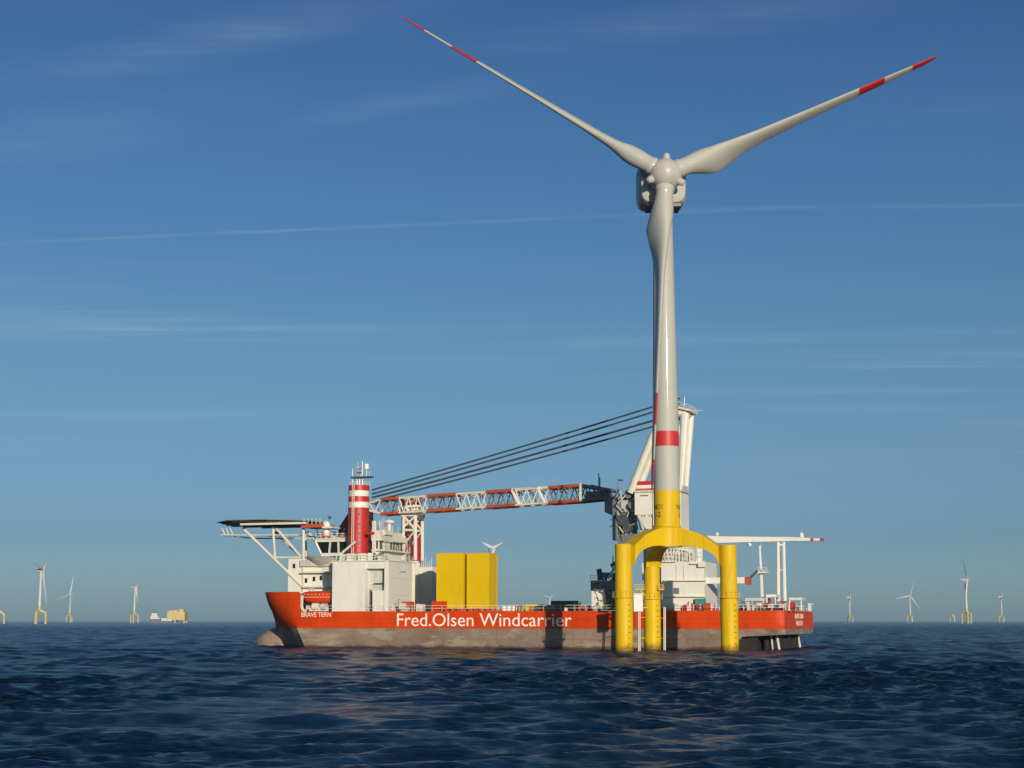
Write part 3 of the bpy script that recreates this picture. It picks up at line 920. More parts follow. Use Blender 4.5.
# --- funnel (dark red, behind the port forward leg)
fu = MB()
a, b_ = LV(338, 557, 20), LV(352, 510, 20)
xL, xR = a.x, L(362, 557, 20)[0]
zt1, zt0, z0 = L(350, 511, 20)[1], L(339, 528, 20)[1], L(340, 562, 20)[1]
fu.prism([(xL, z0), (xR, z0), (xR, zt1), (L(349.5, 512, 20)[0], zt1), (xL, zt0)], lambda u, v, d: (u, d, v), 20, 26, mat('funnel_brown', (0.16, 0.045, 0.035), 0.6, 0.2, 0.6))
fu.build('funnel', ship)


# --- legs
def leg(px_c, py_top, yl, hidden_to=None):
    x, zt_ = L(px_c, py_top, yl)
    b = MB()
    r_ = 2.28
    hz_ = 1.23
    bands = [(zt_ - hz_ * (k + 1), zt_ - hz_ * k, (red if k in (0, 2) else white)) for k in range(4)]
    n = 12
    tw_ = math.pi / n
    zz = zt_ - 4 * hz_
    segs = [(z0, z1, m) for z0, z1, m in bands] + [(ZD - 1.0, zz, red)]
    for z0, z1, m in segs:
        b.lathe([(r_, z0), (r_, z1)], 28, (x, yl), m=m, cap=False)
    b.lathe([(r_, zt_), (0.05, zt_ + .02)], 28, (x, yl), m=mid, cap=False)
    for t in (R(-118), R(-64), R(-5), R(-175)):               # pin holes in columns down the leg
        z = zz - 1.5
        while z > ZD + 9:
            d = Vector((math.cos(t), math.sin(t), 0))
            p = Vector((x, yl, z)) + d * (r_ - .05)
            b.tube(p, p + d * .08, .33, dark, n=8); z -= 2.1
    z = zz - .45
    while z > ZD + 8:
        b.lathe([(r_ + .001, z), (r_ + .05, z + .03), (r_ + .05, z + .16), (r_ + .001, z + .19)], 28, (x, yl), m=red, cap=False); z -= 2.1
    o = b.build('jack_leg', ship)
    k = MB()                                               # ladder and cable tray
    d = Vector((math.cos(R(-96)), math.sin(R(-96)), 0))
    p = Vector((x, yl, 0)) + d * (r_ + .12)
    for s_ in (-.22, .22): k.tube(p + Vector((s_, 0, ZD + 10)), p + Vector((s_, 0, zt_ + .6)), .09, cream, n=4)
    z = ZD + 10
    while z < zt_: k.tube(p + Vector((-.22, 0, z)), p + Vector((.22, 0, z)), .05, cream, n=4); z += .45
    k.build('leg_ladder', o)
    return o, x, zt_


leg1, lx, lzt = leg(359, 485.5, 6.0)
am = MB()                                                   # antenna mast on top of the leg
def LP(px, py): return LV(px, py, 6.0)
am.sbox(350.5, 370, 476.6, 477.3, 5, 7, dark)
for px in (352.5, 357, 359.5, 362.5): am.tube(LP(px, 487), LP(px, 477), .16, white, n=5)
am.tube(LP(358, 487), LP(362, 470), .10, cream, n=5); am.tube(LP(362.4, 487), LP(362.4, 461), .13, white, n=5)
am.tube(LP(358, 477), LP(357.8, 462), .09, grime, n=5); am.tube(LP(352.5, 477), LP(352.7, 468.5), .09, white, n=5)
am.tube(LP(366.5, 477), LP(366.5, 469), .10, white, n=5); am.tube(LP(366.5, 469.4), LP(366.5, 464), .58, white, n=14)
am.tube(LP(369.3, 477), LP(369.5, 471), .06, white, n=4)
am.sbox(356, 360, 467, 468, 5.5, 6.5, grime); am.sbox(356.5, 361, 472, 473, 5.5, 6.5, red)
for px in (354, 359, 364, 368): am.tube(LP(px, 487), LP(px, 484.5), .06, white, n=4)
rail([LP(350, 486), LP(370, 486)], .9, .8, .05, white, am)
am.build('antenna_mast', leg1)
leg2, lx2, _ = leg(411.5, 500, 32.0)
leg4, lx4, _ = leg(706.5, 563, 32.0)
leg3, lx3, _ = leg(668, 500, 9.0)

# --- jacking house and accommodation, port side forward
jh = MB()
jd = 15.0
zjt = L(350, 561.5, .3)[1]
xa, xb_ = L(331.8, 611, .3)[0], L(365, 611, .3)[0]
xc = L(388.3, 611, .3)[0]
jh.box(xa, xb_, .3, jd, ZD, zjt, white)
jh.box(xb_ + .002, xc - 1.0, 2.2, jd - .01, ZD, zjt - .02, grime)
jh.box(xc - .998, xc, .32, jd, ZD, zjt + .01, white)
jh.box(xb_ + .002, xc - 1.0, .5, 2.198, L(375, 568.5, .3)[1], zjt, white)
jh.box(L(372.5, 600, .6)[0], xc - 1.0, .6, 2.198, ZD, L(375, 590.5, .6)[1], white)
jh.box(L(373.5, 600, 1.2)[0], xc - 1.0, 1.2, 2.198, L(375, 583.6, 1.2)[1], L(375, 583, 1.2)[1], dark)
jh.box(xa - .2, xc + .2, .1, jd + .2, zjt + .012, zjt + .22, cream)
jho = jh.build('jacking_house', ship)
MB().sbox(369.6, 371.6, 590, 610.8, 2.1, 2.199, dark).build('door', jho)
MB().sbox(366.8, 368.2, 604, 610.8, 2.1, 2.199, dark).build('door', jho)
js = MB()
za = L(410, 571, .3)[1]
yx = lambda px, py, xk: None
js.box(xc + .002, xc + .2, 5.6, 9.2, za, za + .25, grime)
js.tube((xc + .12, 13.8, ZD), (xc + .12, 13.8, zjt), .3, cream, n=6)
for zz in (.33, .66): js.box(xc + .002, xc + .06, .4, jd - .1, ZD + (zjt - ZD) * zz - .03, ZD + (zjt - ZD) * zz + .03, grime)
js.build('pipework', jho)
jt = MB()
rr_ = random.Random(9)
for i in range(16):
    px = rr_.uniform(334, 386); a = LV(px, 561, rr_.uniform(.8, 6)); a.z = zjt + .2
    h = rr_.uniform(.5, 1.7)
    MB().box(a.x - rr_.uniform(.2, .8), a.x + .5, a.y, a.y + .8, a.z, a.z + h, rr_.choice([white, cream, grime, mid])).build('locker', jho)
for px in (350.5, 361.5):
    a = LV(px, 561, .8); a.z = zjt + .2; MB().box(a.x - .9, a.x + .9, .8, 2.2, a.z, a.z + 1.5, white).build('liferaft_rack', jho)
jt.tube(LV(340, 561, 1.5), LV(341, 553.5, 1.5), .3, white, n=6); jt.tube(LV(340.5, 554, 1.5), LV(355.5, 541.5, 1.5), .28, cream, n=6)
rail([(xa, .4, zjt + .2), (xc, .4, zjt + .2), (xc, jd, zjt + .2)], 1.1, 1.5, .05, cream, jt)
MB().tube(LV(374, 561, 4), LV(374, 521, 4), .5, cream, n=6).build('exhaust_pipe', jho)
st_ = MB(); st_.sbox(377.5, 384.5, 530, 559, 6, 9, cream)
for py in (534, 541, 549): st_.sbox(376, 386, py, py + .8, 5.4, 9.4, grime)
st_.build('stair_tower', jho)
MB().sbox(366.5, 373.5, 532, 534.2, 3, 6, red).build('gangway', jho)
jt.build('roof_rail', jho)

ac = MB()                                                   # accommodation block with the aft bridge
YA0, YA1 = 4.0, 17.5
ax0 = L(372, 545, YA0)[0]; axE = L(380.5, 545, YA0)[0]
za1 = L(380, 530.5, YA0)[1]
zw0, zw1 = L(381, 551.0, YA0)[1], L(381, 540.6, YA0)[1]
ac.box(ax0, axE - .3, YA0 + .3, YA1, zjt + .23, zw0, white)
ac.box(ax0, axE + 1.2, YA0 - .4, YA1 + .4, zw0 + .002, zw0 + .3, cream)
ac.box(ax0 + .1, axE - .5, YA0 + .2, YA1 - .2, zw0 + .3, zw1, white)
ac.prism([(ax0, zw1), (axE + .5, zw1), (axE + .5, zw1 + .25), (axE - .4, za1), (ax0, za1)], lambda u, v, d: (u, d, v), YA0 - .4, YA1 + .4, cream)
ac.box(ax0 - 8, ax0 - .01, 14, 26, ZD, zw0, white)
aco = ac.build('accommodation_block', ship)
for i in range(7):
    y = YA0 + .8 + i * 1.8; MB().box(axE - .49, axE - .42, y, y + 1.25, zw0 + .4, zw1 - .12, glass).build('window', aco)
MB().box(ax0 + .3, axE - .7, YA0 + .13, YA0 + .195, zw0 + .5, zw1 - .15, glass).build('window', aco)
ad = MB()                                                   # aft annex lower and further inboard
rail([(axE + 1.1, YA0 - .3, zw0 + .3), (axE + 1.1, YA1 + .3, zw0 + .3)], 1.1, 1.3, .05, cream, ad)
YN = 23.0
ad.box(L(409, 590, YN)[0], L(432.5, 590, YN)[0], YN, 33, ZD, L(430, 567, YN)[1], white)
ad.box(L(409, 590, YN)[0], L(420, 590, YN)[0], YN - .4, YN - .002, ZD, L(420, 561, YN)[1], white)
for i in range(6):
    a = LV(421.5 + i * 2, 567, YN + .5); ad.tube(a, a + Vector((0, 0, 1 + (i % 3) * .6)), .08, cream, n=4)
ad.build('annex', aco)
rd2 = MB()
a = LV(389, 531, 10); a.z = za1; rd2.ball(a + Vector((0, 0, 2.2)), 0.9, white, sc=(1.4, 1.2, .6)); rd2.tube(a, a + Vector((0, 0, 2)), .5, cream)
for i in range(14):
    q = LV(375 + i * 2.2, 530, 5 + (i * 5) % 11); q.x = min(q.x, axE - .6); q.z = za1
    MB().tube(q, q + Vector((0, 0, 1.0 + (i * 37 % 5) * .5)), .09, [cream, grime, white][i % 3], n=4).build('antenna', aco)
rd2.build('satellite_dome', aco)

# --- boom rest
br = MB()
YB = 17.0
for dy in (0, 4):
    for (p0, p1, r_, m) in [((403.5, 560), (403.5, 515), .32, cream), ((415.5, 560), (415.5, 515), .36, white), ((401.5, 515), (418, 515), .4, white), ((403.5, 527), (415.5, 516), .25, cream),
                            ((403.5, 516), (415.5, 530), .25, cream), ((403.5, 530), (415.5, 530), .28, cream), ((403.5, 545), (415.5, 530), .2, grime), ((401, 515), (399, 506), .35, white)]:
        a, b_ = LV(*p0, YB), LV(*p1, YB); d = Vector((0, dy, 0)); br.tube(a + d, b_ + d, r_, m, n=6)
br.build('boom_rest', ship)

# --- main crane around the port aft leg
pd = MB()
xcr = lx3
pd.lathe([(4.6, ZD), (4.6, L(680, 548, 9)[1]), (5.6, L(680, 541, 9)[1]), (5.6, L(680, 533, 9)[1])], 28, (xcr + .8, 9), m=cream)
pd.sbox(661, 704.8, 562, 608, 1.6, 14, white)
pd.sbox(642, 661, 563, 580, 3.0, 14, white)
pd.sbox(643.5, 662, 598, 609, 3.4, 12, dark)
for (p0, p1, py) in ((659, 676, 561), (690, 706, 563), (664, 706, 580), (664, 706, 596)): pd.sbox(p0, p1, py, py + 1.0, .9, 1.59, cream)
pd.sbox(698, 705.5, 562, 567, .8, 1.59, white)
pd.sbox(673.5, 679, 588, 594, 1.5, 1.59, mid)
for px in (676, 683.5): pd.sbox(px, px + .7, 565, 582, 1.5, 1.59, grime)
for i in range(12):
    px = 660 + i * 3.6; pd.tube(LV(px, 547, 3.5), LV(px + 1.5, 561, 2.5), .16, [cream, grime, white][i % 3], n=4)
for py in (548, 553, 557): pd.tube(LV(657, py, 3.2), LV(703, py, 3.2), .14, grime, n=4)
pedo = pd.build('crane_pedestal', ship)

ch_ = MB()                                                  # slewing house
zc0, zc1 = L(660, 540, 4)[1], L(660, 491.5, 4)[1]
ch_.sbox(634.6, 652.5, 491.5, 514.5, 3.6, 10.5, white)
ch_.sbox(652.6, 681.5, 493, 536, 3.4, 10.5, white)
ch_.prism([L(636, 514.6, 3.8), L(652, 514.6, 3.8), L(652, 529, 3.8), L(646, 529, 3.8)], lambda u, v, d: (u, d, v), 3.8, 8, cream)
ch_.sbox(636.5, 653.5, 482, 490.5, 4.6, 9, white)
ch_.sbox(636.5, 653.5, 481.3, 484.6, 4.5, 4.59, red); ch_.sbox(636.5, 653.5, 488.6, 490.4, 4.5, 4.59, orange2)
ch_.sbox(635, 682, 490.6, 491.4, 3.3, 10.7, grime)
ch_.sbox(675.5, 683, 485, 490.6, 4.5, 9, grime)
ch_.sbox(640, 648, 495, 496, 3.5, 3.59, mid)
ch_.sbox(640, 660, 529, 544, 4.4, 14, grime)
for i in range(9):
    px = 637 + i * 2.4; ch_.tube(LV(px, 515, 3.9), LV(px + 4, 530, 4.1), .16, [dark, cream, mid][i % 3], n=5)
crane = ch_.build('main_crane', ship)
cb = MB()                                                   # boom foot winches and slewing machinery, dark
cb.sbox(604.5, 622, 499, 512, 7, 13, mid)
cb.prism([L(604.5, 512, 7), L(622, 512, 7), L(622, 519, 7), L(612, 515.5, 7)], lambda u, v, d: (u, d, v), 7, 13, mid)
cb.sbox(618, 632, 512, 540, 7.5, 12, greeny)
cb.sbox(612.3, 618, 516, 540, 5.5, 8, greeny)
cb.sbox(621, 634, 495, 512, 6.8, 12.6, grime)
cb.sbox(618, 640, 534, 546, 6, 13, mid)
rr_ = random.Random(21)
for i in range(34):
    a = LV(rr_.uniform(612, 636), rr_.uniform(492, 542), rr_.uniform(4.6, 7)); b_ = a + Vector((rr_.uniform(-1.6, 1.6), rr_.uniform(-.3, .5), rr_.uniform(-2.2, 2.2)))
    cb.tube(a, b_, rr_.uniform(.07, .2), rr_.choice([grime, mid, dark, grime, mid, greeny, cream]), n=5)
for (px, py, r_) in ((628, 494, .9), (622, 520, 1.2), (627, 528, 1.0), (632, 505, .8)):
    a = LV(px, py, 5.4); cb.tube(a, a + Vector((0, 1.6, 0)), r_, rr_.choice([mid, dark]), n=14)
cb.build('boom_foot', crane)

bo = MB()                                                   # lattice boom, painted in bands
YB0, YB1 = 9.5, 18.5
def boom_pt(px, top, dy):
    f_ = (px - 372) / (615 - 372)
    yl = YB1 + (YB0 - YB1) * f_ + dy
    yc = YB1 + (YB0 - YB1) * f_
    py = (500.6 + (486.0 - 500.6) * min(f_, .9) / .87) if top else (515.2 + (501.2 - 515.2) * f_ / .87)
    if px < 384: py += (384 - px) * (0.25 if top else -.35)
    if px > 595: py += (px - 595) * (.28 if top else -.05)
    v = LV(px, py, yc); v.y = yl
    return v
bands = [(372, 384, cream), (384, 402, orange2), (402, 430, cream), (430, 459, orange2), (459, 489, cream), (489, 518, orange2), (518, 551, cream), (551, 583, orange2), (583, 615, mid)]
for a, b_, m in bands:
    dys = (-1.7, 1.7)
    n = max(1, round((b_ - a) / 10))
    for top in (0, 1):
        for dy in dys: bo.tube(boom_pt(a, top, dy), boom_pt(b_, top, dy), .36 if m != cream else .26, m, n=6)
    for i in range(n):
        p, q = a + (b_ - a) * i / n, a + (b_ - a) * (i + 1) / n; mm = (p + q) / 2
        lm = mid if m == orange2 else m
        for dy in dys:
            bo.tube(boom_pt(p, 1, dy), boom_pt(mm, 0, dy), .14, lm, n=5); bo.tube(boom_pt(mm, 0, dy), boom_pt(q, 1, dy), .14, lm, n=5)
        for top in (0, 1):
            bo.tube(boom_pt(p, top, -1.7), boom_pt(q, top, 1.7), .13, lm, n=4); bo.tube(boom_pt(p, top, -1.7), boom_pt(p, top, 1.7), .13, lm, n=4)
    if m == mid:
        for i in range(3):
            p = a + 4 + i * 9; bo.box(boom_pt(p, 0, 0).x, boom_pt(p + 6, 0, 0).x, boom_pt(p, 0, -1.2).y, boom_pt(p, 0, 1.2).y, boom_pt(p, 0, 0).z + .3, boom_pt(p, 0, 0).z + 1.9, [mid, greeny, mid][i])
for (px, dy) in ((514.5, 1), (540, 1)):
    a = boom_pt(px, 1, -1.7); bo.tube(a, a + Vector((4.5, 0, .15)), .42, white, n=6); bo.tube(a, boom_pt(px + 7, 0, -1.7), .34, white, n=6)
bo.tube(boom_pt(583, 1, -1.9) + Vector((0, 0, .4)), boom_pt(583, 0, -1.9), .3, cream, n=5)
for (px, h) in ((598.8, 2.8), (600, 2.0), (618.5, 1.8)):
    a = boom_pt(min(px, 614), 1, 0); a.x = LV(px, 490, 10).x; bo.tube(a, a + Vector((0, 0, h)), .12, mid, n=5)
bo.box(LV(618, 480, 10).x, LV(622, 480, 10).x, 9, 11, L(618, 480.5, 10)[1], L(618, 479.5, 10)[1], mid)
bo.build('boom', crane)

af = MB()                                                   # A-frame / back mast
for dy in (0, 4.5):
    d = Vector((0, dy, 0))
    af.tube(LV(630.5, 493, 5) + d, LV(654, 433, 5) + d, .85, cream, .8, n=12); af.tube(LV(654, 433, 5) + d, LV(676, 408, 5) + d, .8, cream, .7, n=12)
    af.tube(LV(680.5, 492, 5) + d, LV(685, 411, 5) + d, .55, white, .95, n=10)
    af.tube(LV(673, 452, 5) + d, LV(682, 421, 5) + d, .42, white, n=8); af.tube(LV(668, 492, 5) + d, LV(673, 452, 5) + d, .40, cream, n=8)
    af.tube(LV(674, 462, 5) + d, LV(680, 489, 5) + d, .30, white, n=6)
    af.tube(LV(672, 411, 5) + d, LV(687, 414, 5) + d, .9, white, n=8)
af.tube(LV(684, 413, 5), LV(684, 413, 5) + Vector((0, 4.5, 0)), .85, white, n=10)
af.tube(LV(681, 450, 5), LV(681, 450, 5) + Vector((0, 4.5, 0)), .35, white, n=8)
x0, z0 = L(672, 405, 4); x1, z1 = L(690.5, 410, 4)
af.prism([(x0, z0 - .5), (x1, z1 - .3), (x1, z1 + .15), (x0, z0)], lambda u, v, d: (u, d, v), 3.5, 10.5, cream)
af.prism([(x0, z0 - .9), (x1 - 1.2, z1 - .7), (x1 - 1.2, z1 - .32), (x0, z0 - .52)], lambda u, v, d: (u, d, v), 4.2, 9.8, dark)
rail([(x0, 3.7, z0), (x1, 3.7, z1 + .1), (x1, 10.3, z1 + .1)], .9, 1.3, .05, cream, af)
a = LV(684.5, 406, 5); af.tube(a, a + Vector((0, 0, 1.9)), .10, white, n=5)
a = LV(692, 411, 7); af.tube(a, LV(703, 410.5, 7), .08, cream, n=4)
af.build('a_frame', crane)
for (ya, yb_, dy, r_) in ((490.0, 406.6, 0, .19), (494.0, 412.0, 2.0, .19), (497.6, 420.5, 0, .23), (501.4, 426.5, 2.0, .19)):
    k = MB()                                               # pendant lines: slightly sagging
    a = LV(372, ya, YB1 - .8); b_ = LV(652, yb_, 7); c = a.lerp(b_, 1.09)
    pts = []
    for i in range(25):
        f_ = i / 24; p = a.lerp(c, f_); p.z -= 0.5 * 4 * f_ * (1 - f_) * .55; pts.append(p)
    k.path(pts, r_, cable, 6); k.build('pendant_cable', crane)

# --- long slender jib at the stern, on its crutch
jb = MB()
YJ = 22.0
jb.tube(LV(698, 608, YJ), LV(698, 545, YJ), 1.0, white, n=12)
jb.sbox(694, 703, 535, 546, YJ - 1.5, YJ + 1.5, white)
def jp(px, py, dy): v = LV(px, py, YJ); v.y += dy; return v
q = []
for px, t_, bt in ((700, 535.5, 543.6), (722, 536.5, 543.0), (790, 537.2, 541.2), (823, 538.6, 540.8)): q.append((px, t_, bt))
for (p, t_, bt), (p2, t2, b2) in zip(q[:-1], q[1:]):
    vs = [jp(p, t_, -.7), jp(p, bt, -.7), jp(p, bt, .7), jp(p, t_, .7), jp(p2, t2, -.7), jp(p2, b2, -.7), jp(p2, b2, .7), jp(p2, t2, .7)]
    jb.add(vs, [(0, 1, 5, 4), (1, 2, 6, 5), (2, 3, 7, 6), (3, 0, 4, 7), (0, 3, 2, 1), (4, 5, 6, 7)], white)
auxo = jb.build('auxiliary_crane', ship)
for (p, p2, m) in ((811, 814, red), (820.4, 823.4, red)):
    a, b_ = jp(p, 538.9 - .6, 0), jp(p2, 540.9, 0); MB().box(a.x, b_.x, YJ - .76, YJ + .76, b_.z, a.z, m).build('warning_band', auxo)
a = jp(801.5, 537.4, 0); MB().tube(a, a + Vector((0, 0, .4)), .5, white, n=8).ball(a + Vector((0, 0, .6)), .45, white).build('beacon', auxo)
a = jp(749, 543, 0); MB().tube(a, a + Vector((.3, 0, -.7)), .35, white, n=6).build('floodlight', auxo)
a = jp(717, 536.5, 0); MB().ball(a + Vector((0, 0, .5)), .4, white).build('beacon', auxo)
cr = MB()
for (p0, p1) in ((778.3, 778.0), (784.8, 783.6)):
    cr.tube(LV(p0, 601, YJ - .5), LV(p1, 542, YJ - .5), .42, white, .34, n=8)
cr.tube(LV(778, 545, YJ - .5), LV(784, 545, YJ - .5), .3, white, n=6); cr.tube(LV(778, 570, YJ - .5), LV(784.5, 570, YJ - .5), .12, white, n=5)
cr.build('jib_crutch', ship)
sm_ = MB()                                                  # stern light mast
sm_.tube(LV(762, 601, 18), LV(761, 574, 18), .42, cream, .36, n=8); sm_.tube(LV(761, 574, 18), LV(759.6, 546, 18), .34, white, .22, n=8)
sm_.sbox(757.5, 767, 571.8, 573.0, 16.5, 19.5, cream); sm_.sbox(758, 764.5, 569.8, 571.8, 17, 19, grime)
rail([LV(757.5, 572, 16.6), LV(767, 572, 16.6)], .9, .7, .05, cream, sm_)
sm_.tube(LV(761, 548, 18), LV(761, 543.5, 18), .06, white, n=4)
sm_.build('light_mast', ship)
dk = MB()                                                   # short deck crane with orange tip
dk.tube(LV(695, 608, 4), LV(695, 578, 4), .9, white, n=12)
dk.sbox(693, 745, 577.6, 583.4, 3.2, 5.0, white)
dko = dk.build('deck_crane', ship)
dt = MB()
dt.sbox(745.1, 749.5, 576.6, 584.4, 3.0, 5.2, orange2)
dt.tube(LV(751, 577, 4), LV(757.6, 570.5, 4), .22, dark, n=6)
dt.build('boom_tip', dko)

# --- fixed deck gear along the hull
rr_ = random.Random(5)
def clutter(p0, p1, n, hmax, y0, y1, mats, parent=ship, pyb=611, z=None):
    for i in range(n):
        px = rr_.uniform(p0, p1); y = rr_.uniform(y0, y1); a = LV(px, pyb, y); a.z = ZD if z is None else z
        h = rr_.uniform(.25, 1) * hmax; ww = rr_.uniform(.25, .9); m = rr_.choice(mats)
        k = i % 4; b = MB()
        if k == 0: b.lathe([(ww * .35, a.z), (ww * .35, a.z + h * .8), (ww * .55, a.z + h * .82), (ww * .5, a.z + h)], 10, (a.x, a.y), m=m); nm = 'ventilator'
        elif k == 1: b.box(a.x - ww, a.x + ww, a.y, a.y + ww * 2, a.z, a.z + h * .8, m); b.box(a.x - ww - .05, a.x + ww + .05, a.y - .05, a.y + ww * 2 + .05, a.z + h * .8 + .002, a.z + h * .8 + .08, m); nm = 'deck_locker'
        elif k == 2: b.tube(a, a + Vector((0, 0, h * 1.25)), .08, m, n=4); b.tube(a + Vector((0, 0, h * 1.2)), a + Vector((.35, 0, h * 1.3)), .07, m, n=4); nm = 'lamp_post'
        else:
            b.tube(a + Vector((-ww, 0, h * .5)), a + Vector((ww, 0, h * .5)), h * .45, m, n=10); b.box(a.x - ww * .7, a.x + ww * .7, a.y - .3, a.y + .3, a.z, a.z + h * .5, m); nm = 'winch'
        b.build(nm, parent)
clutter(388, 436, 22, 2.0, 1.2, 5, [white, cream, mid, grime, orange2, dark])
clutter(500, 552, 22, 1.5, 2, 30, [cream, grime, mid, orange2, yellow2, red])
clutter(550, 600, 22, 1.9, 2, 30, [dark, mid, dark, cream, orange2, grime])
clutter(664, 716, 20, 1.8, .8, 1.5, [red, cream, grime, orange2, white])
clutter(738, 796, 56, 2.2, 2, 16, [white, cream, grime, cream, dark, red, mid], pyb=606)
clutter(308, 331, 12, 1.6, 5.5, 9, [white, cream, grime, dark])
for r_ in ((745, 764, 598, 601, 12, 20, grime), (766, 776, 594.5, 597.3, 14, 20, white), (789, 802, 597.6, 600.2, 10, 14, cream), (808, 811, 603.3, 605, 26, 30, white)):
    b = MB(); b.sbox(*r_)
    for px in (r_[0] + .8, r_[1] - .8):
        a = LV(px, r_[3], r_[4] + .2); b.box(a.x - .12, a.x + .12, a.y, a.y + .24, ZD, a.z - .002, white)
    b.build('stern_shelter', ship)
for px in (768, 779): MB().sbox(px, px + 5, 604, 607.8, 1.4, 3, cream).build('deck_locker', ship)
for px in range(445, 500, 6): MB().sbox(px, px + 2.5, 608.3, 611, .6, 1.2, orange2).build('deck_stopper', ship)

wc = MB()                                                   # white winch on the foredeck
a = LV(315, 609, 4)
wc.sbox(309, 328, 607.5, 611, 3, 6, white); wc.tube(LV(313, 606.5, 3.2), LV(319, 606.5, 3.2), .8, white, n=12); wc.tube(LV(321.5, 606.8, 3.2), LV(327, 606.8, 3.2), .75, grime, n=12)
wc.build('mooring_winch', ship)

# --- pile gripper machine amidships, just forward of the left pile
pg = MB()
pg.sbox(591.5, 602, 591, 608.5, 2.4, 8, white)
pg.sbox(590.5, 612, 580.5, 590.5, 3, 9, mid)
pg.sbox(602.5, 616, 590, 610, 3.0, 9, dark)
pg.sbox(600, 611.5, 572.5, 576.8, 4.5, 7, dark)
pg.tube(LV(600.5, 580, 5), LV(599, 569, 5), .55, dark, n=8)
for (p0, p1, r_) in (((608, 578), (616, 566), .3), ((612, 582), (619, 570), .45), ((604, 581), (606, 575), .5), ((611, 566), (619, 560), .35), ((612, 590), (613, 556), .14), ((592, 591), (598, 581), .2)):
    pg.tube(LV(*p0, 4.6), LV(*p1, 4.6), r_, dark if r_ > .3 else grime, n=6)
rr_ = random.Random(77)
for i in range(46):
    a = LV(rr_.uniform(592, 616), rr_.uniform(581, 609), rr_.uniform(2.0, 2.9)); b_ = a + Vector((rr_.uniform(-1.2, 1.2), .2, rr_.uniform(-1.4, 1.4)))
    pg.tube(a, b_, rr_.uniform(.05, .22), rr_.choice([cream, dark, mid, grime, greeny, dark, yellow2]), n=5)
rail([LV(590.5, 580.5, 3), LV(612, 580.5, 3)], 1, 1.2, .05, mid, pg)
pg.build('gripper_machine', ship)


# ------------------------------------------------------------------ loose cargo on the deck
def deck_thing(name, label, cat, group=None):
    o = thing(name, label, cat, SHIP_O, -BETA, group); return o


def rebase(o, x, y, z=ZD):
    """put a deck thing's origin at its own base"""
    off = Vector((x, y, z))
    o.location = SHIP_O + EX * x + EY * y + Vector((0, 0, z))
    for c in o.children:
        c.data.transform(Matrix.Translation(-off))
    return o


o = deck_thing('lifeboat', 'orange enclosed lifeboat hanging behind the cut-down bulwark at the bow', 'lifeboat')
yb_c, lbx0, lbx1 = 3.6, L(299.5, 598, 2.2)[0], L(336, 598, 2.2)[0]
zl0, zl1 = L(315, 603.5, 2.2)[1], L(315, 591.0, 2.2)[1]
b = MB(); cm = []
for f_, wd, zlo, zhi in ((0, .15, .62, .80), (.06, .75, .28, .92), (.18, 1.2, .06, .99), (.4, 1.4, 0, 1.0), (.7, 1.4, 0, 1.0), (.9, 1.15, .05, .96), (1, .7, .2, .85)):
    x = lbx0 + (lbx1 - lbx0) * f_; ring_ = []
    for t_ in range(16):
        a = 2 * math.pi * t_ / 16; cy, sy = math.cos(a), math.sin(a)
        ring_.append((x, yb_c + wd * math.copysign(abs(cy) ** .6, cy), zl0 + (zl1 - zl0) * ((zlo + zhi) / 2 + (zhi - zlo) / 2 * math.copysign(abs(sy) ** .7, sy))))
    cm.append(ring_)
for q0, q1 in zip(cm[:-1], cm[1:]): b.add(q0 + q1, [(k, (k + 1) % 16, 16 + (k + 1) % 16, 16 + k) for k in range(16)], orange, True)
b.add(cm[0], [tuple(range(16))], orange); b.add(cm[-1], [tuple(range(16))], orange)
b.build('boat_hull', o)
b = MB()
for k in range(9):
    xx = lbx0 + (lbx1 - lbx0) * (.14 + .1 * k); b.tube((xx, yb_c - 1.42, zl0 + 1.9), (xx, yb_c - 1.42, zl0 + 2.05), .12, white, n=6)
b.tube((lbx0 + .5, yb_c - 1.40, zl0 + 1.35), (lbx1 - .5, yb_c - 1.43, zl0 + 1.35), .07, cream, n=5); b.build('grab_line', o)
for f_ in (.2, .85):
    xx = lbx0 + (lbx1 - lbx0) * f_; b = MB()
    b.tube((xx, yb_c + 2.0, ZD), (xx, yb_c + 2.0, zl1 + .6), .2, cream, n=6); b.tube((xx, yb_c + 2.0, zl1 + .6), (xx, yb_c, zl1 + .5), .16, cream, n=6); b.tube((xx, yb_c, zl1 + .5), (xx, yb_c, zl1 - .1), .06, cable, n=5)
    b.build('davit', o)
rebase(o, (lbx0 + lbx1) / 2, yb_c)

YC = 5.0
for (p0, p1, lab) in ((437, 463.8, 'tall yellow steel box on deck beside the white house, its neighbour to the right'), (467.2, 489.3, 'tall yellow steel box on deck showing its shaded aft face')):
    o = deck_thing('cargo_box', lab, 'cargo box', 'tall yellow boxes standing on deck')
    b = MB(); x0, zt_ = L(p0, 554, YC); x1 = L(p1, 554, YC)[0]
    dep = 4.9
    b.box(x0, x1, YC, YC + dep, ZD + .55, zt_, yellow2)
    b.build('box_body', o)
    c = MB()
    c.box(x0 - .08, x1 + .08, YC - .08, YC + dep + .08, zt_ + .003, zt_ + .16, yellow2)
    for xx in (x0, x1):
        for yy in (YC, YC + dep): c.box(xx - .07, xx + .07, yy - .07, yy + .07, ZD + .55, zt_, yellow2)
    c.build('edge_frame', o)
    s_ = MB()
    for k in range(4):
        xx = x0 + (x1 - x0) * (k + .5) / 4
        s_.box(xx - .28, xx + .28, YC - .3, YC + dep + .3, ZD + .005, ZD + .546, orange2)
    s_.build('sea_fastening', o)
    rebase(o, (x0 + x1) / 2, YC + dep / 2)


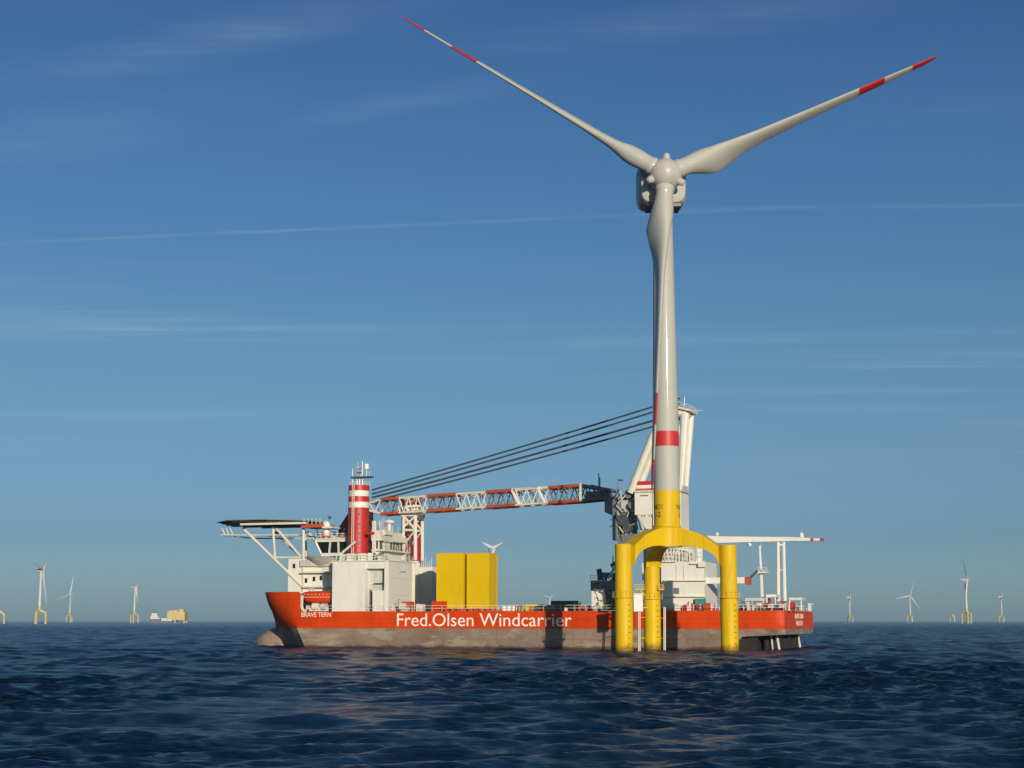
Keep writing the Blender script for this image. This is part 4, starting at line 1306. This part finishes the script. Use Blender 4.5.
def container(label, cat, p0, p1, pyt, yl, dep, m, name='container'):
    o = deck_thing(name, label, cat)
    x0, zt_ = L(p0, pyt, yl); x1 = L(p1, pyt, yl)[0]
    zt_ = max(zt_, ZD + .8)
    b = MB(); b.box(x0, x1, yl, yl + dep, ZD + .12, zt_, m)
    n = max(4, int((x1 - x0) / .3))
    for i in range(n):
        xx = x0 + (x1 - x0) * (i + .5) / n; b.box(xx - .06, xx + .06, yl - .04, yl - .001, ZD + .3, zt_ - .15, m)
    b.build('container_body', o)
    f_ = MB()
    for xx in (x0, x1):
        for yy in (yl, yl + dep): f_.box(xx - .08, xx + .08, yy - .08, yy + .08, ZD, zt_ + .02, m)
    f_.build('corner_post', o)
    dr2 = MB(); dr2.box(x1 + .002, x1 + .05, yl + .15, yl + dep / 2 - .02, ZD + .2, zt_ - .1, m); dr2.build('door', o)
    dr2 = MB(); dr2.box(x1 + .002, x1 + .05, yl + dep / 2 + .02, yl + dep - .15, ZD + .2, zt_ - .1, m); dr2.build('door', o)
    return rebase(o, (x0 + x1) / 2, yl + dep / 2)


container('small teal container on deck at the foot of the white crane base', 'container', 695.5, 704.5, 598.5, .75, 2.2 - 1.4, teal)
container('orange box among white gear under the dark shadow on the white house', 'container', 402, 409.5, 601.5, 2.0, 2.4, orange2)
container('orange container close beside the left yellow box', 'container', 432.2, 442.5, 601.2, 1.4, 2.4, orange)
container('low dark container amid deck gear left of the gripper machine', 'container', 551, 575, 600.8, 22, 2.5, dark)
container('pale beige container low on the open deck right of the yellow boxes', 'container', 526, 540, 604.2, 26, 2.5, yellow2)
for i, (px, lab) in enumerate(((504.2, 'white bulk sack on deck nearest the yellow boxes'), (508.6, 'white bulk sack standing between two others on deck'), (513.0, 'white bulk sack on deck farthest right of three'))):
    o = deck_thing('bulk_sack', lab, 'sack', 'white sacks on deck right of the yellow boxes')
    x, z = L(px, 607, 1.2)
    b = MB(); b.lathe([(.32, ZD), (.44, ZD + .15), (.46, ZD + .75), (.38, ZD + .98), (.16, ZD + 1.08)], 12, (x, 1.2), m=letter); b.build('sack_body', o)
    k = MB()
    for dx in (-.22, .22):
        k.path([Vector((x + dx, .95, ZD + .95)), Vector((x + dx, 1.05, ZD + 1.3)), Vector((x + dx, 1.35, ZD + 1.3)), Vector((x + dx, 1.45, ZD + .95))], .04, cream, 4)
    k.build('lifting_loop', o)
    rebase(o, x, 1.2)


# ------------------------------------------------------------------ far turbines, built in metres at their own distance
def far_turbine(px, hub_py, label, yaw, az, found='tripile', rotor=61.0, nblades=3, hubh=90.0, thick=1.0, tri=0.3):
    D = (hubh - 5.8) * F / (620.5 - hub_py)
    x = P(px, 620, D).x
    o = thing('wind_turbine', label, 'wind turbine', (x, D, 0), 0, 'wind turbines along the horizon')
    fd = MB()
    if found == 'tripile':
        rt = 10.5
        for k in range(3):
            a = tri + k * 2 * math.pi / 3; c = (rt * math.cos(a), rt * math.sin(a))
            fd.lathe([(1.8 * thick, -3), (1.8 * thick, 20)], 12, c, m=hazeyellow)
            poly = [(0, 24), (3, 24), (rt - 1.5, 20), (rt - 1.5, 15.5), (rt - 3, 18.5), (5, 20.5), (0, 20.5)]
            fd.prism(poly, lambda u, v, d, a=a: (u * math.cos(a) - d * math.sin(a), u * math.sin(a) + d * math.cos(a), v), -1.5, 1.5, hazeyellow)
        fd.lathe([(2.8, 20), (2.6, 30)], 14, m=hazeyellow)
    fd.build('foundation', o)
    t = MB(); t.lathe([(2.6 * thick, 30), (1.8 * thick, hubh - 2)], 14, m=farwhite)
    t.lathe([(2.55 * thick, 39), (2.5 * thick, 42)], 14, m=tred, cap=False) if thick == 99 else None
    t.build('tower', o)
    cy, sy = math.cos(yaw), math.sin(yaw)
    axv = Vector((sy, -cy, 0)); r3 = Vector((cy, sy, 0)); u3 = Vector((0, 0, 1)); H = Vector((0, 0, hubh)) + axv * 4
    n = MB(); n.tube(H - axv * 1.5 - u3 * .6, H - axv * 13 - u3 * .6, 3.6, farwhite, 3.4, n=12); n.build('nacelle', o)
    h = MB(); h.ball(H, 2.7, farwhite, 12, 8); h.build('hub', o)
    for k in range(nblades):
        a = az + k * 2 * math.pi / 3; sp3 = r3 * math.cos(a) + u3 * math.sin(a)
        b = MB()
        et = r3 * math.sin(a) - u3 * math.cos(a)
        secs = []
        for s_, c, q in ((.03, 3.0, 1.0), (.1, 3.4, .8), (.2, 5.0, .4), (.4, 3.6, .3), (.7, 2.2, .22), (.95, 1.2, .2), (1, .5, .2)):
            ring_ = []
            for i in range(8):
                t_ = 2 * math.pi * i / 8
                ring_.append(H + sp3 * (s_ * rotor) + (et * math.cos(R(35)) - axv * math.sin(R(35))) * (c * .5 * math.cos(t_) + .12 * c) * thick + (et * math.sin(R(35)) + axv * math.cos(R(35))) * (c * q * .5 * math.sin(t_)) * thick)
            secs.append(ring_)
        for i in range(len(secs) - 1):
            b.add(secs[i] + secs[i + 1], [(j, (j + 1) % 8, 8 + (j + 1) % 8, 8 + j) for j in range(8)], farwhite, True)
        b.add(secs[0], [tuple(range(8))], farwhite); b.add(secs[-1], [tuple(range(8))], farwhite)
        b.build('blade', o)
    return o


far_turbine(39, 570.5, 'tallest far turbine on the left horizon, three yellow legs clearly visible', R(86), R(50), tri=R(20))
far_turbine(69.5, 595, 'far white turbine with spread blades, between the tallest left one and the next', R(-25), R(78), tri=R(60))
far_turbine(134, 587, 'far white turbine on yellow legs just left of the distant yellow platform', R(70), R(40), tri=R(35), rotor=38)
far_turbine(850, 598, 'faint far white turbine nearest the right end of the orange ship', R(80), R(92), tri=R(10))
far_turbine(910.5, 596.3, 'far white turbine with a blade pointing left over the right horizon', R(20), R(70), tri=R(40))
far_turbine(967, 580.5, 'tallest far turbine on the right horizon with a blade leaning left', R(62), R(128), tri=R(25))
far_turbine(1002, 597.3, 'far white turbine nearest the right edge of the picture', R(84), R(80), tri=R(55))
far_turbine(492, 549.5, 'white rotor peeking over the top of the yellow cargo boxes', R(8), R(30), rotor=14.5)
far_turbine(549.5, 598.5, 'tiny white rotor just above the deck between yellow boxes and gripper machine', R(30), R(35), rotor=36)

# far yellow foundation without a tower at the left edge
D = 3000
o = thing('foundation', 'far yellow foundation cut by the left edge of the picture', 'foundation', (P(-2, 620, D).x, D, 0))
for k in range(3):
    a = R(15 + 120 * k); b = MB(); b.lathe([(1.9, -3), (1.9, 19)], 12, (10.5 * math.cos(a), 10.5 * math.sin(a)), m=hazeyellow); b.build('pile', o)
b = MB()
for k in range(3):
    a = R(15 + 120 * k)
    b.prism([(0, 24), (3, 24), (9, 20), (9, 15.5), (5, 20), (0, 20)], lambda u, v, d, a=a: (u * math.cos(a) - d * math.sin(a), u * math.sin(a) + d * math.cos(a), v), -1.5, 1.5, hazeyellow)
b.lathe([(2.8, 19), (2.6, 27)], 14, m=hazeyellow); b.build('support_cross', o)
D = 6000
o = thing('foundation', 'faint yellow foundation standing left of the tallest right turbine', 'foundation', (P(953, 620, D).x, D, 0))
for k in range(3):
    a = R(40 + 120 * k); b = MB(); b.lathe([(1.9, -3), (1.9, 20)], 12, (10.5 * math.cos(a), 10.5 * math.sin(a)), m=hazeyellow); b.build('pile', o)
b = MB(); b.lathe([(3.0, 20), (9.0, 20.01), (9.0, 23), (3.0, 24), (2.6, 30)], 14, m=hazeyellow); b.build('support_cross', o)

# far supply vessel and transformer platform
D = 3600
sc = D / F
o = thing('supply_vessel', 'far white and grey supply vessel beside the yellow offshore platform', 'ship', (P(160, 620, D).x, D, 0))
def mm(px): return (px - 160) * sc
b = MB(); b.prism([(mm(149.6), 9), (mm(151.5), -1), (mm(173), -1), (mm(173), 5), (mm(161), 5), (mm(160), 9)], lambda u, v, d: (u, d, v), -7, 7, mat('far_hull_grey', (0.12, 0.13, 0.15), .6)); b.build('hull', o)
b = MB(); b.box(mm(151), mm(158.5), -6, 6, 9.003, 16, farwhite); b.box(mm(152), mm(157.5), -5, 5, 16.003, 22, farwhite); b.box(mm(158.51), mm(160), -5, 5, 5.2, 12, farwhite); b.build('superstructure', o)
b = MB(); b.box(mm(152), mm(155.8), -7, 7, 23.4, 24.6, mid); b.tube((mm(154), 0, 22), (mm(154), 0, 31), .7, mid, n=6); b.tube((mm(153), 0, 22), (mm(153), 0, 23.5), .6, mid, n=6); b.build('mast', o)
b = MB(); b.box(mm(161.5), mm(167), -4, 4, 5.003, 11, farwhite); b.box(mm(167.2), mm(172), -4, 4, 5.003, 8.5, cream); b.build('deck_cargo', o)
D = 3900; sc = D / F
o = thing('offshore_platform', 'far yellow boxy offshore platform right of the white supply vessel', 'platform', (P(177, 620, D).x, D, 0))
def mm(px): return (px - 177) * sc
b = MB(); b.box(mm(168.5), mm(186), -18, 18, 7, 27, hazeyellow); b.box(mm(170), mm(179), -16, 16, 27.003, 30, hazeyellow); b.box(mm(180), mm(184), -12, 12, 27.003, 33, hazeyellow); b.box(mm(170), mm(171.2), -3, 3, 27.003, 34, greeny); b.build('topside', o)
b = MB()
for (p, z0, z1) in ((175.5, 22, 30), (180, 23, 26), (182, 19, 25), (178, 11, 15), (172, 12, 17)): b.box(mm(p), mm(p + 1.6), -18.3, -18.01, z0, z1, grime)
b.build('opening', o)
for p in (170, 176, 185):
    for yy in (-14, 14):
        b = MB(); b.tube((mm(p), yy, -3), (mm(p), yy, 6.99), 2.0, hazeyellow, n=10); b.build('leg', o)
